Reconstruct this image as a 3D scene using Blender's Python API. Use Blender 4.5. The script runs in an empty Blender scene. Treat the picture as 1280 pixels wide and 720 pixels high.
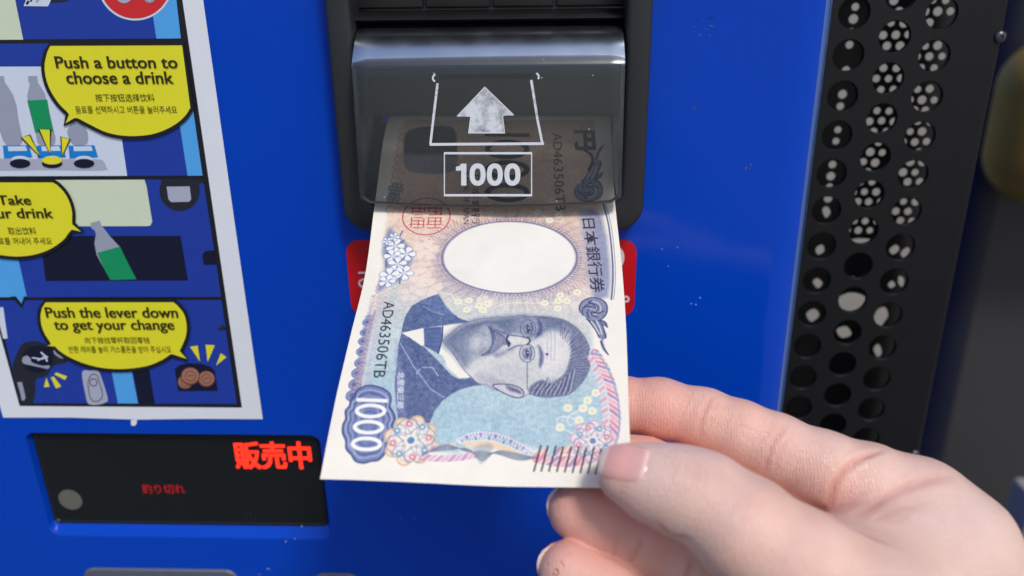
import bpy, bmesh, math, random
import numpy as np
from mathutils import Vector, Matrix
from mathutils.geometry import tessellate_polygon

random.seed(7); RNG = np.random.default_rng(7)
scene = bpy.context.scene
COL = scene.collection
MM = 0.001

# ------------------------------------------------------------------ camera
# wall plane of the machine is y = 0 facing -y, z is up, metres
FPX = 1000.0                       # focal length in pixels of the 1280 px wide photograph
CAM = Vector((0.0, -0.258, 1.05))
_wx = Vector((25700, 38.6, -1000)).normalized()      # world axes seen in camera axes (right, down, forward)
_wu = -Vector((35, 2606, 1000)).normalized()
_wx = (_wx - _wu * _wx.dot(_wu)).normalized()
_wy = _wu.cross(_wx)
def c2w(v):
    v = Vector(v)
    return Vector((v.dot(_wx), v.dot(_wy), v.dot(_wu)))
WCX, WCD, WCF = c2w((1,0,0)), c2w((0,1,0)), c2w((0,0,1))
cam_d = bpy.data.cameras.new('camera'); cam = bpy.data.objects.new('camera', cam_d); COL.objects.link(cam)
cam_d.sensor_width = 36.0; cam_d.lens = FPX / 1280 * 36.0
cam_d.clip_start = 0.01; cam_d.clip_end = 500
cam_d.dof.use_dof = True; cam_d.dof.focus_distance = 0.240; cam_d.dof.aperture_fstop = 9.0
cam.matrix_world = Matrix(((WCX.x, -WCD.x, -WCF.x, CAM.x), (WCX.y, -WCD.y, -WCF.y, CAM.y),
                           (WCX.z, -WCD.z, -WCF.z, CAM.z), (0,0,0,1)))
scene.camera = cam

# ------------------------------------------------------------------ light
SUN_EL, SUN_AZ = math.radians(54), math.radians(30)   # azimuth to the right of straight-on
world = bpy.data.worlds.new('World'); scene.world = world; world.use_nodes = True
nt = world.node_tree
bg = nt.nodes['Background']
sky = nt.nodes.new('ShaderNodeTexSky'); sky.sky_type = 'NISHITA'; sky.sun_disc = False
sky.sun_elevation = SUN_EL; sky.sun_rotation = math.pi - SUN_AZ
sky.air_density = 1.0; sky.dust_density = 2.0; sky.ozone_density = 1.0
nt.links.new(sky.outputs[0], bg.inputs[0]); bg.inputs[1].default_value = 0.085
sun_d = bpy.data.lights.new('sun', 'SUN'); sun = bpy.data.objects.new('sun', sun_d); COL.objects.link(sun)
sun_d.energy = 1.5; sun_d.angle = math.radians(11); sun_d.color = (1.0, 0.96, 0.90)
_sd = Vector((math.sin(SUN_AZ)*math.cos(SUN_EL), -math.cos(SUN_AZ)*math.cos(SUN_EL), math.sin(SUN_EL)))
sun.rotation_euler = (-_sd).to_track_quat('-Z', 'Y').to_euler()
sun.location = (0.5, -1.5, 3)
scene.view_settings.view_transform = 'Standard'; scene.view_settings.look = 'None'
scene.view_settings.exposure = 0.5; scene.view_settings.gamma = 1.0
scene.cycles.max_bounces = 8; scene.cycles.transparent_max_bounces = 16
scene.cycles.caustics_reflective = False; scene.cycles.caustics_refractive = False

# ------------------------------------------------------------------ helpers
def ray(px, py):
    return c2w(((px-640)/FPX, (py-360)/FPX, 1.0))
def pl(px, py, y=0.0):
    """where the photograph's point (px, py) falls on the upright plane at depth y"""
    r = ray(px, py)
    return CAM + r * ((y - CAM.y) / r.y)
def at(px, py, zmm):
    return CAM + ray(px, py) * (zmm * MM)
def lin(c):
    """0-255 sRGB to linear"""
    c = np.asarray(c, float) / 255.0
    return np.where(c <= 0.04045, c/12.92, ((c+0.055)/1.055)**2.4)
def l4(c):
    v = lin(c); return (float(v[0]), float(v[1]), float(v[2]), 1.0)

def new_mat(name):
    m = bpy.data.materials.new(name); m.use_nodes = True
    return m, m.node_tree.nodes, m.node_tree.links, m.node_tree.nodes['Principled BSDF']
def mat(name, rgb, rough=0.5, spec=0.5, noise=0.06, nscale=300.0, bump=0.0, bscale=2000.0, metal=0.0, coat=0.0):
    """plain procedural material: base colour (sRGB) broken up by noise, optional fine bump"""
    m, N, L, b = new_mat(name)
    tc = N.new('ShaderNodeTexCoord')
    no = N.new('ShaderNodeTexNoise'); no.inputs['Scale'].default_value = nscale; no.inputs['Detail'].default_value = 4
    L.new(tc.outputs['Object'], no.inputs['Vector'])
    mx = N.new('ShaderNodeMix'); mx.data_type = 'RGBA'
    c = l4(rgb)
    mx.inputs[6].default_value = tuple(x*(1-noise) for x in c[:3]) + (1,)
    mx.inputs[7].default_value = tuple(min(1, x*(1+noise)) for x in c[:3]) + (1,)
    L.new(no.outputs['Fac'], mx.inputs[0]); L.new(mx.outputs[2], b.inputs['Base Color'])
    b.inputs['Roughness'].default_value = rough; b.inputs['Specular IOR Level'].default_value = spec
    b.inputs['Metallic'].default_value = metal; b.inputs['Coat Weight'].default_value = coat
    if bump:
        n2 = N.new('ShaderNodeTexNoise'); n2.inputs['Scale'].default_value = bscale; n2.inputs['Detail'].default_value = 3
        L.new(tc.outputs['Object'], n2.inputs['Vector'])
        bp = N.new('ShaderNodeBump'); bp.inputs['Strength'].default_value = bump; bp.inputs['Distance'].default_value = 0.0003
        L.new(n2.outputs['Fac'], bp.inputs['Height']); L.new(bp.outputs['Normal'], b.inputs['Normal'])
    return m

def tag(o, label=None, cat=None, group=None, kind=None):
    if label: o['label'] = label
    if cat: o['category'] = cat
    if group: o['group'] = group
    if kind: o['kind'] = kind
    return o
def thing(name, label, cat, loc=(0,0,0)):
    o = bpy.data.objects.new(name, None); COL.objects.link(o); o.empty_display_size = 0.05
    o.location = loc
    return tag(o, label, cat)
def link(name, me, mats, parent=None, smooth=None):
    o = bpy.data.objects.new(name, me); COL.objects.link(o)
    for m in (mats if isinstance(mats, (list, tuple)) else [mats]): me.materials.append(m)
    if smooth is not None:
        me.polygons.foreach_set('use_smooth', [True]*len(me.polygons))
        me.set_sharp_from_angle(angle=math.radians(smooth))
    if parent is not None:
        o.parent = parent
        p = parent; off = Vector((0,0,0))
        while p is not None: off += p.location; p = p.parent
        o.location = -off
    return o
def bm_obj(name, bm, mats, parent=None, smooth=None):
    bmesh.ops.recalc_face_normals(bm, faces=bm.faces)
    me = bpy.data.meshes.new(name); bm.to_mesh(me); bm.free()
    return link(name, me, mats, parent, smooth)
def box(bm, x0, x1, y0, y1, z0, z1, bev=0.0, mi=0, seg=3):
    r = bmesh.ops.create_cube(bm, size=1.0)
    for v in r['verts']:
        v.co = Vector((x0 + (v.co.x+.5)*(x1-x0), y0 + (v.co.y+.5)*(y1-y0), z0 + (v.co.z+.5)*(z1-z0)))
    fs = set(f for v in r['verts'] for f in v.link_faces)
    for f in fs: f.material_index = mi
    if bev:
        es = list(set(e for v in r['verts'] for e in v.link_edges))
        rb = bmesh.ops.bevel(bm, geom=es, offset=bev, segments=seg, affect='EDGES', profile=0.5)
        for f in rb['faces']: f.material_index = mi
def rrect(x0, x1, z0, z1, r, n=8):
    """rounded rectangle outline, counter-clockwise in (x, z)"""
    rs = r if isinstance(r, (list, tuple)) else [r]*4          # order: x1z0, x1z1, x0z1, x0z0
    out = []
    for (cx, cz, a0), rr in zip(((x1, z0, -90), (x1, z1, 0), (x0, z1, 90), (x0, z0, 180)), rs):
        sx = -1 if cx == x1 else 1; sz = 1 if cz == z0 else -1
        for k in range(n+1):
            a = math.radians(a0 + 90*k/n)
            out.append((cx + sx*rr + rr*math.cos(a), cz + sz*rr + rr*math.sin(a)))
    return out
def loft(bm, loops, mi=0, close=True):
    """quads between successive vertex loops (lists of xyz)"""
    vs = [[bm.verts.new(p) for p in lp] for lp in loops]
    for a, b in zip(vs[:-1], vs[1:]):
        n = len(a)
        for i in range(n if close else n-1):
            f = bm.faces.new((a[i], a[(i+1) % n], b[(i+1) % n], b[i])); f.material_index = mi
    return vs
def cap_between(bm, outer, holes, mi=0):
    """fill a flat face with holes between existing vertex loops"""
    es = []
    for lp in [outer] + holes:
        for i in range(len(lp)):
            a, b = lp[i], lp[(i+1) % len(lp)]
            es.append(bm.edges.get((a, b)) or bm.edges.new((a, b)))
    r = bmesh.ops.triangle_fill(bm, use_beauty=True, edges=es)
    for g in r['geom']:
        if isinstance(g, bmesh.types.BMFace): g.material_index = mi
def cr(pts, n=6, closed=True):
    """Catmull-Rom curve through the points"""
    P = [np.array(p, float) for p in pts]; m = len(P); out = []
    for i in range(m if closed else m-1):
        p0, p1, p2, p3 = (P[(i+k-1) % m] if closed else P[min(max(i+k-1, 0), m-1)] for k in range(4))
        for k in range(n):
            t = k/n
            out.append(tuple(0.5*(2*p1 + (p2-p0)*t + (2*p0-5*p1+4*p2-p3)*t*t + (3*p1-p0-3*p2+p3)*t**3)))
    if not closed: out.append(tuple(P[-1]))
    return out
def circ(cx, cy, rx, ry=None, n=32, a0=0, a1=360):
    ry = rx if ry is None else ry
    full = abs(a1-a0) >= 360
    return [(cx + rx*math.cos(math.radians(a0+(a1-a0)*k/(n if full else n-1))), cy + ry*math.sin(math.radians(a0+(a1-a0)*k/(n if full else n-1)))) for k in range(n)]
def stroke(pts, w, closed=False):
    """polyline -> list of quads of width w"""
    out = []; m = len(pts)
    P = [np.array(p, float) for p in pts]
    offs = []
    for i in range(m):
        a = P[(i-1) % m] if (closed or i) else P[i]; b = P[(i+1) % m] if (closed or i < m-1) else P[i]
        d = b - a; d = d/(np.hypot(*d)+1e-12); offs.append(np.array((-d[1], d[0]))*w/2)
    for i in range(m if closed else m-1):
        j = (i+1) % m
        out.append([tuple(P[i]+offs[i]), tuple(P[j]+offs[j]), tuple(P[j]-offs[j]), tuple(P[i]-offs[i])])
    return out

_tcache = {}
def text_tris(s, bold=0.0):
    """glyph triangles of a string in the built-in font, box normalised to 0..1; returns verts, tris, aspect"""
    k = (s, bold)
    if k in _tcache: return _tcache[k]
    cu = bpy.data.curves.new('txt', 'FONT'); cu.body = s; cu.resolution_u = 3; cu.offset = bold
    ob = bpy.data.objects.new('txt', cu); COL.objects.link(ob)
    ev = ob.evaluated_get(bpy.context.evaluated_depsgraph_get()); me = ev.to_mesh()
    me.calc_loop_triangles()
    V = np.array([v.co[:2] for v in me.vertices]); T = np.array([t.vertices[:] for t in me.loop_triangles])
    ev.to_mesh_clear(); bpy.data.objects.remove(ob); bpy.data.curves.remove(cu)
    lo, hi = V.min(0), V.max(0)
    _tcache[k] = ((V-lo)/(hi-lo), T, (hi-lo)[0]/(hi-lo)[1])
    return _tcache[k]

class Flat:
    """a printed sheet: flat coloured shapes stacked a few hundredths of a millimetre apart; points are given in the photograph's
    coordinates and carried onto the real surface by proj(px, py, layer)"""
    def __init__(self, proj, nrm=Vector((0,-1,0))):
        self.proj, self.nrm = proj, nrm; self.V, self.F, self.MI, self.mats = [], [], [], []
    def mi(self, m):
        if m not in self.mats: self.mats.append(m)
        return self.mats.index(m)
    def _tri(self, pts, tris, m):
        o = len(self.V); self.V += pts; k = self.mi(m)
        for t in tris:
            a, b, c = (pts[i] for i in t)
            n = (b-a).cross(c-a)
            if n.length < 1e-16: continue
            self.F.append(tuple(o+i for i in (t if n.dot(self.nrm) > 0 else t[::-1]))); self.MI.append(k)
    def poly(self, pts, m, layer=0):
        tris = tessellate_polygon([[Vector((p[0], p[1], 0)) for p in pts]])
        self._tri([self.proj(p[0], p[1], layer) for p in pts], tris, m); return self
    def line(self, pts, w, m, layer=0, closed=False):
        for q in stroke(pts, w, closed): self.poly(q, m, layer)
        return self
    def text(self, s, x0, y0, x1, y1, m, layer=0, bold=0.0, shear=0.0):
        """string filling the box between pixel columns x0..x1 and rows y0 (top)..y1 (bottom)"""
        V, T, _ = text_tris(s, bold)
        ym, xm = (y0+y1)/2, (x0+x1)/2
        a, b = self.proj(x0, ym, layer), self.proj(x1, ym, layer); t, u = self.proj(xm, y0, layer), self.proj(xm, y1, layer)
        ex = b-a; ez = Vector((0, 0, 1)) if abs(self.nrm.y + 1) < 1e-6 else (t-u).normalized()
        h = (t-u).dot(ez); o = a + ez*(u-a).dot(ez)
        self._tri([o + ex*float(v[0]) + ez*float(v[1])*h for v in V], [tuple(int(i) for i in t_) for t_ in T], m); return self
    def zero(self, cx, cy, rx, ry, w, m, layer=0):
        p = []
        for k in range(40):
            a = 2*math.pi*k/40; c, s = math.cos(a), math.sin(a)
            p.append((cx+(rx-w/2)*math.copysign(abs(c)**.84, c), cy+(ry-w/2)*math.copysign(abs(s)**.84, s)))
        return self.line(p, w, m, layer, closed=True)
    def build(self, name, parent=None):
        me = bpy.data.meshes.new(name); me.from_pydata([tuple(v) for v in self.V], [], self.F)
        me.polygons.foreach_set('material_index', self.MI); me.update()
        return link(name, me, self.mats, parent)
def sheet(y0, step=0.00006):
    return lambda px, py, layer: pl(px, py, y0 - layer*step)

# ================================================================== ground
gm = mat('asphalt', (88, 88, 88), rough=0.9, noise=0.25, nscale=6.0, bump=0.4, bscale=150)
bm = bmesh.new()
bmesh.ops.create_grid(bm, x_segments=8, y_segments=8, size=60)
tag(bm_obj('ground', bm, gm), kind='structure')
bm = bmesh.new()
box(bm, -40, 0.9, -0.45, 50, -0.05, 0.004); box(bm, 0.9005, 50, -30, 50, -0.05, 0.004)
tag(bm_obj('pavement', bm, mat('paving', (130, 123, 113), rough=.85, noise=.2, nscale=5)), kind='structure')

# ================================================================== vending machine
def paint_mat():
    m, N, L, b = new_mat('blue_paint')
    tc = N.new('ShaderNodeTexCoord')
    n1 = N.new('ShaderNodeTexNoise'); n1.inputs['Scale'].default_value = 9; n1.inputs['Detail'].default_value = 5
    L.new(tc.outputs['Object'], n1.inputs['Vector'])
    mx = N.new('ShaderNodeMix'); mx.data_type = 'RGBA'
    mx.inputs[6].default_value = (0.0, 0.049, 0.47, 1); mx.inputs[7].default_value = (0.0, 0.060, 0.55, 1)
    L.new(n1.outputs['Fac'], mx.inputs[0])
    # tiny pale chips and dust specks
    vo = N.new('ShaderNodeTexVoronoi'); vo.inputs['Scale'].default_value = 75; vo.inputs['Randomness'].default_value = 1
    L.new(tc.outputs['Object'], vo.inputs['Vector'])
    sep = N.new('ShaderNodeSeparateColor'); L.new(vo.outputs['Color'], sep.inputs[0])
    gt = N.new('ShaderNodeMath'); gt.operation = 'GREATER_THAN'; gt.inputs[1].default_value = 0.90; L.new(sep.outputs[0], gt.inputs[0])
    lt = N.new('ShaderNodeMath'); lt.operation = 'LESS_THAN'; lt.inputs[1].default_value = 0.022; L.new(vo.outputs['Distance'], lt.inputs[0])
    an = N.new('ShaderNodeMath'); an.operation = 'MULTIPLY'; L.new(gt.outputs[0], an.inputs[0]); L.new(lt.outputs[0], an.inputs[1])
    m2 = N.new('ShaderNodeMix'); m2.data_type = 'RGBA'; m2.inputs[7].default_value = (0.35, 0.42, 0.6, 1)
    L.new(an.outputs[0], m2.inputs[0]); L.new(mx.outputs[2], m2.inputs[6])
    L.new(m2.outputs[2], b.inputs['Base Color'])
    n3 = N.new('ShaderNodeTexNoise'); n3.inputs['Scale'].default_value = 16; n3.inputs['Detail'].default_value = 6; n3.inputs['Roughness'].default_value = 0.7
    L.new(tc.outputs['Object'], n3.inputs['Vector'])
    mr = N.new('ShaderNodeMapRange'); mr.inputs[1].default_value = 0.3; mr.inputs[2].default_value = 0.75; mr.inputs[3].default_value = 0.06; mr.inputs[4].default_value = 0.17; b.inputs['Specular IOR Level'].default_value = 0.30
    L.new(n3.outputs['Fac'], mr.inputs[0]); L.new(mr.outputs[0], b.inputs['Roughness'])
    n2 = N.new('ShaderNodeTexNoise'); n2.inputs['Scale'].default_value = 22; n2.inputs['Detail'].default_value = 2
    L.new(tc.outputs['Object'], n2.inputs['Vector'])
    bp = N.new('ShaderNodeBump'); bp.inputs['Strength'].default_value = 0.2; bp.inputs['Distance'].default_value = 0.0003
    L.new(n2.outputs['Fac'], bp.inputs['Height']); L.new(bp.outputs['Normal'], b.inputs['Normal'])
    return m
M_BLUE = paint_mat()
def edge_highlight_mat():  # lighter metallic blue that holds the corner's reflection highlight in its colour
    m, N, L, b = new_mat('corner_highlight')
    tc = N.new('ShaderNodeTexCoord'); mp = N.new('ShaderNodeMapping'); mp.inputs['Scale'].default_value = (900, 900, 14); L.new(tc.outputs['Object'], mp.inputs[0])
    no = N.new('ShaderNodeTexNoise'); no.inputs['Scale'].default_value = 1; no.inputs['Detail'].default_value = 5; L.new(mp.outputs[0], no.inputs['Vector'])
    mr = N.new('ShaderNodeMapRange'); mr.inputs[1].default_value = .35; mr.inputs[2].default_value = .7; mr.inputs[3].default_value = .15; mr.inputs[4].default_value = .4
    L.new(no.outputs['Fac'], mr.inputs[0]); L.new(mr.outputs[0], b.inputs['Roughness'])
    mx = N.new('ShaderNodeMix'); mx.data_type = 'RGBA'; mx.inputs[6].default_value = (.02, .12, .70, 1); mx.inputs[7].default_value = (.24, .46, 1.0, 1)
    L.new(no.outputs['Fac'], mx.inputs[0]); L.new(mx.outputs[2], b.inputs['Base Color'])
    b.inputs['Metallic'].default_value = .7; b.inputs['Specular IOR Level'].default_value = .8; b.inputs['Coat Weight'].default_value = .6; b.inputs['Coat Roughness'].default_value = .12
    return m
M_BEZEL = mat('bezel_plastic', (38, 40, 44), rough=0.45, spec=0.5, noise=0.1, nscale=120, bump=0.25, bscale=2500)
M_DARK = mat('dark_plastic', (26, 26, 29), rough=0.35, noise=0.15, nscale=200)
M_BROWN = mat('inner_plastic', (62, 51, 47), rough=0.5, noise=0.12, nscale=150)
M_BLACK = mat('black_plastic', (9, 9, 10), rough=0.6)

VM = thing('vending_machine', 'bright blue drink vending machine with comic instruction sticker and note slot', 'vending machine', (0, 0, 0))

XE = pl(1017, 255, 0.006).x; RE = 0.014; XL = -0.86; ZB, ZT = 0.09, 1.84
# display window outline (plane y = 3 mm behind the front)
DY = 0.0024
dx0 = (pl(38.5, 538, DY).x + pl(67, 653, DY).x)/2; dx1 = (pl(397, 543, DY).x + pl(411, 659, DY).x)/2
dz1 = (pl(38.5, 538, DY).z + pl(397, 543, DY).z)/2; dz0 = (pl(67, 653, DY).z + pl(411, 659, DY).z)/2
# note acceptor bezel (front face 8 mm proud)
BY = -0.008
bx0 = (pl(404, 10, BY).x + pl(429, 255, BY).x)/2; bx1 = (pl(818, 10, BY).x + pl(804, 255, BY).x)/2
bz0 = pl(615, 290, BY).z; bz1 = pl(615, -150, BY).z
ox0 = (pl(440, 10, BY).x + pl(453, 245, BY).x)/2; ox1 = (pl(784, 10, BY).x + pl(776, 245, BY).x)/2
oz0 = pl(615, 256, BY).z; oz1 = pl(615, -120, BY).z

def front_panel():
    bm = bmesh.new()
    outer = [bm.verts.new((x, 0, z)) for x, z in ((XL, ZB), (XE-RE-0.0005, ZB), (XE-RE-0.0005, ZT), (XL, ZT))]
    # softly rolled recess around the display
    def dl(k, y, d):
        return [(x, y, z) for x, z in rrect(dx0-0.0012*k, dx1+0.0016*k, dz0-0.0046*k, dz1+0.0008*k, 0.0022+0.0022*k, 8)]
    prof = []
    for i in range(9):
        t = i/8; s = t*t*(3-2*t)
        prof.append(dl(1-t, s*(DY+0.0006), 0))
    vs = loft(bm, [[(x, 0, z) for x, z in rrect(dx0-0.0022, dx1+0.0026, dz0-0.0056, dz1+0.0018, 0.0054, 8)]] + prof)
    # opening behind the acceptor
    al = [bm.verts.new((x, 0, z)) for x, z in rrect(ox0-0.002, ox1+0.002, oz0-0.002, oz1+0.002, 0.003, 4)]
    cap_between(bm, outer, [vs[0], al])
    # rolled right-hand edge, then the side of the cabinet
    strip = []
    prof = [(XE-RE-0.0005, 0.0), (XE-RE, 0.0)] + [(XE-RE+RE*math.sin(math.radians(a)), RE-RE*math.cos(math.radians(a))) for a in range(6, 91, 6)] + [(XE, RE+0.003), (XE, 0.62), (XL, 0.62), (XL, 0.0)]
    zs = [ZB, 0.7, 0.9, 1.0, 1.1, 1.3, ZT]
    loft(bm, [[(x, y, z) for x, y in prof] for z in zs], close=False)
    for f in bm.faces:                              # rolled corner gets the lighter blue with its highlight coloured in
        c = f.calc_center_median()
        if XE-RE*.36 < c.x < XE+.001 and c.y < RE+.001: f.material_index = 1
    return bm_obj('front_panel', bm, [M_BLUE, edge_highlight_mat()], VM, smooth=35)
front_panel()

# ------------------------------------------------------------------ display window
def glass_mat():
    m, N, L, b = new_mat('display_glass')
    b.inputs['Base Color'].default_value = (0.009, 0.0115, 0.0135, 1); b.inputs['Roughness'].default_value = 0.16; b.inputs['Specular IOR Level'].default_value = 0.45
    tc = N.new('ShaderNodeTexCoord'); no = N.new('ShaderNodeTexNoise'); no.inputs['Scale'].default_value = 60; no.inputs['Detail'].default_value = 6
    L.new(tc.outputs['Object'], no.inputs['Vector'])
    mr = N.new('ShaderNodeMapRange'); mr.inputs[3].default_value = 0.10; mr.inputs[4].default_value = 0.3
    L.new(no.outputs['Fac'], mr.inputs[0]); L.new(mr.outputs[0], b.inputs['Roughness'])
    return m
def emit_mat(name, col, strength):
    m, N, L, b = new_mat(name)
    b.inputs['Base Color'].default_value = (col[0]*0.2, col[1]*0.2, col[2]*0.2, 1); b.inputs['Emission Color'].default_value = col; b.inputs['Emission Strength'].default_value = strength
    return m
bm = bmesh.new()
g0 = [(x, DY+0.0003, z) for x, z in rrect(dx0, dx1, dz0, dz1, 0.0022, 8)]
i = 0.0013
loops = [[(x, DY+0.003, z) for x, z in rrect(dx0, dx1, dz0, dz1, 0.0022, 8)], g0,
         [(x, DY-0.0001, z) for x, z in rrect(dx0+0.0004, dx1-0.0004, dz0+0.0004, dz1-0.0004, 0.002, 8)],
         [(x, DY-0.0001, z) for x, z in rrect(dx0+i*.7, dx1-i*.7, dz0+i*.7, dz1-i*.7, 0.0018, 8)],
         [(x, DY+0.0004, z) for x, z in rrect(dx0+i, dx1-i, dz0+i, dz1-i, 0.0016, 8)]]
vs = loft(bm, loops); bm.faces.new(vs[-1][::-1])
DISP = bm_obj('display_window', bm, glass_mat(), VM, smooth=30)
M_LED = emit_mat('led_red', (1.0, 0.026, 0.010, 1), 1.35); M_LED2 = emit_mat('led_dim', (0.9, 0.012, 0.02, 1), 0.24)
DS = sheet(DY+0.0003)
f = Flat(DS); [f.text('販売中', 293.5+a, 553+b, 388.5+a, 586.5+b, M_LED, 1+k, bold=0.006) for k, (a, b) in enumerate(((-.9, -.5), (.9, -.5), (0, 0), (-.9, .6), (.9, .6)))]; f.build('status_lettering', DISP)
f = Flat(DS); f.text('釣り切れ', 177.5, 605.5, 231, 617.5, M_LED2, 1, bold=0.008); f.build('change_lettering', DISP)
c = pl(87.5, 625, DY); r = (pl(102, 625, DY).x - pl(73, 625, DY).x)/2
f = Flat(lambda a, b, l: Vector((c.x + a, DY+0.0003-l*0.00006, c.z + b)))
f.poly(circ(0, 0, r), mat('sensor_film', (104, 104, 96), rough=0.35), 1); f.build('sensor_disc', DISP)
c2 = pl(313, 646, DY)
f = Flat(lambda a, b, l: Vector((c2.x + a, DY+0.0003-l*0.00006, c2.z + b)))
M_FNT = mat('faint_mark', (27, 30, 36), rough=0.4)
f.line(circ(0, 0, 0.0021), 0.0007, M_FNT, 1, closed=True); f.line([(-0.002, 0), (0.002, 0)], 0.0006, M_FNT, 1); f.line([(0, -0.002), (0, 0.002)], 0.0006, M_FNT, 2); f.build('faint_reflection', DISP)  # smudge of reflection on the glass, drawn as a paler ring and cross

# ------------------------------------------------------------------ grey coin plates at the bottom
M_PLATE = mat('coin_plate', (98, 102, 118), rough=0.4, metal=0.2, noise=0.1)
for (xa, xb, yt) in ((104, 297, 712.5), (390, 450, 718)):
    a, b = pl(xa, 722, -0.001).x, pl(xb, 722, -0.001).x; zt = pl((xa+xb)/2, yt, -0.001).z
    bm = bmesh.new()
    o = rrect(a, b, zt-0.055, zt, 0.005, 6); o2 = rrect(a+0.0006, b-0.0006, zt-0.0544, zt-0.0006, 0.0046, 6)
    vs = loft(bm, [[(x, 0.002, z) for x, z in o], [(x, -0.0004, z) for x, z in o], [(x, -0.001, z) for x, z in o2]]); bm.faces.new(vs[-1][::-1])
    bm_obj('coin_plate', bm, M_PLATE, VM, smooth=30)

# ------------------------------------------------------------------ note acceptor
bm = bmesh.new()
def bl(k, y, r, topk=0): return [(x, y, z) for x, z in rrect(bx0+k, bx1-k, bz0+k, bz1, [r, 0.004, 0.004, r], 10)]
def il(k, y): return [(x, y, z) for x, z in rrect(ox0-k, ox1+k, oz0-k, oz1, [0.0045+k, 0.002, 0.002, 0.0045+k], 10)]
loops = [bl(0, 0.004, .0085), bl(0, 0, .0085), bl(0, BY+.0014, .0085), bl(.0002, BY+.0007, .0083), bl(.0006, BY+.0002, .0079), bl(.0013, BY, .0073),
         il(.0016, BY), il(.0007, BY+.0003), il(.0002, BY+.001), il(0, BY+.002), il(0, 0.030)]
loft(bm, loops)
ACC = bm_obj('note_acceptor', bm, M_BEZEL, VM, smooth=50)
tag(ACC, 'dark grey note acceptor frame')

# inner tray: profile (row in the photograph, depth) swept across the opening
def sweep(name, prof, x0, x1, m, parent, smooth=20, xs=None):
    bm = bmesh.new()
    zs = [(y, pl(615, py, y).z) for py, y in prof]
    loft(bm, [[(x, y, z) for y, z in zs] for x in (x0, x1)], close=False)
    return bm_obj(name, bm, m, parent, smooth)
sweep('slot_tray', [(30, .008), (62, .010), (97, .010), (97.3, .0185), (143, .0190), (144, .040)], ox0, ox1, M_BROWN, ACC)
sweep('slot_ramp', [(146, .046), (153, .0245), (205, .014), (240, .004), (258, -.0055)], ox0, ox1, M_DARK, ACC)
bm = bmesh.new()
box(bm, ox0, ox1, .046, .048, pl(615, 170, .046).z, pl(615, 0, .046).z)
bm_obj('slot_back', bm, M_BLACK, ACC)
# upper tray above the visor
sweep('upper_tray', [(-130, .010), (-60, .008), (12, .006), (18, .0015), (21, -.002), (23.5, -.0025), (26, -.001), (30, .008)], ox0, ox1, M_DARK, ACC, smooth=60)
M_RIB = mat('tray_tint', (40, 36, 35), rough=0.4, noise=0.35, nscale=90)
bm = bmesh.new()
xs = [pl(px, 8, .0055).x for px in (442, 529, 532, 613, 616, 692, 695, 781)]
zt = pl(615, -60, .0055).z; zb = pl(615, 9, .0055).z
for k in range(0, 8, 2): box(bm, xs[k], xs[k+1], .0045, .0075, zb, zt, bev=.0006)
bm_obj('tray_panel', bm, M_RIB, ACC, smooth=40)

# smoked visor: a 1.5 mm shell with a rolled top
def visor_mat():
    m, N, L, b = new_mat('smoked_plastic')
    out = N['Material Output']; N.remove(b)
    tr = N.new('ShaderNodeBsdfTransparent'); tr.inputs[0].default_value = (0.97, 0.95, 0.93, 1)
    gl = N.new('ShaderNodeBsdfGlossy'); gl.inputs[0].default_value = (.78, .88, 1, 1)
    tc = N.new('ShaderNodeTexCoord')
    n1 = N.new('ShaderNodeTexNoise'); n1.inputs['Scale'].default_value = 140; n1.inputs['Detail'].default_value = 6; L.new(tc.outputs['Object'], n1.inputs['Vector'])
    mr = N.new('ShaderNodeMapRange'); mr.inputs[1].default_value = .35; mr.inputs[2].default_value = .75; mr.inputs[3].default_value = .20; mr.inputs[4].default_value = .26
    L.new(n1.outputs['Fac'], mr.inputs[0]); L.new(mr.outputs[0], gl.inputs['Roughness'])
    fr = N.new('ShaderNodeFresnel'); fr.inputs[0].default_value = 1.55
    mix = N.new('ShaderNodeMixShader'); L.new(fr.outputs[0], mix.inputs[0]); L.new(tr.outputs[0], mix.inputs[1]); L.new(gl.outputs[0], mix.inputs[2])
    # dust and fine scratches: faint diffuse flecks
    di = N.new('ShaderNodeBsdfDiffuse'); di.inputs[0].default_value = (0.5, 0.5, 0.52, 1)
    vo = N.new('ShaderNodeTexVoronoi'); vo.inputs['Scale'].default_value = 330; L.new(tc.outputs['Object'], vo.inputs['Vector'])
    sp = N.new('ShaderNodeSeparateColor'); L.new(vo.outputs['Color'], sp.inputs[0])
    g = N.new('ShaderNodeMath'); g.operation = 'GREATER_THAN'; g.inputs[1].default_value = .93; L.new(sp.outputs[1], g.inputs[0])
    l_ = N.new('ShaderNodeMath'); l_.operation = 'LESS_THAN'; l_.inputs[1].default_value = .09; L.new(vo.outputs['Distance'], l_.inputs[0])
    a = N.new('ShaderNodeMath'); a.operation = 'MULTIPLY'; L.new(g.outputs[0], a.inputs[0]); L.new(l_.outputs[0], a.inputs[1])
    a2 = N.new('ShaderNodeMath'); a2.operation = 'MULTIPLY_ADD'; a2.inputs[1].default_value = .6; a2.inputs[2].default_value = .004; L.new(a.outputs[0], a2.inputs[0])
    m2 = N.new('ShaderNodeMixShader'); L.new(a2.outputs[0], m2.inputs[0]); L.new(mix.outputs[0], m2.inputs[1]); L.new(di.outputs[0], m2.inputs[2])
    L.new(m2.outputs[0], out.inputs[0])
    return m
VY0, VY1 = -0.0150, -0.0185           # front of the flat part: top, lip
vprof = [(31, .006), (32, .001), (35, -.0022), (39, -.0044), (45, -.0067), (50, -.0082), (55, -.0095), (60, -.0107), (65, -.0118), (70, -.0129), (75, -.0139), (80, -.01475), (82, VY0+.00005), (83, VY0)]
vx0, vx1 = ox0+0.0007, ox1-0.0007
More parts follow.
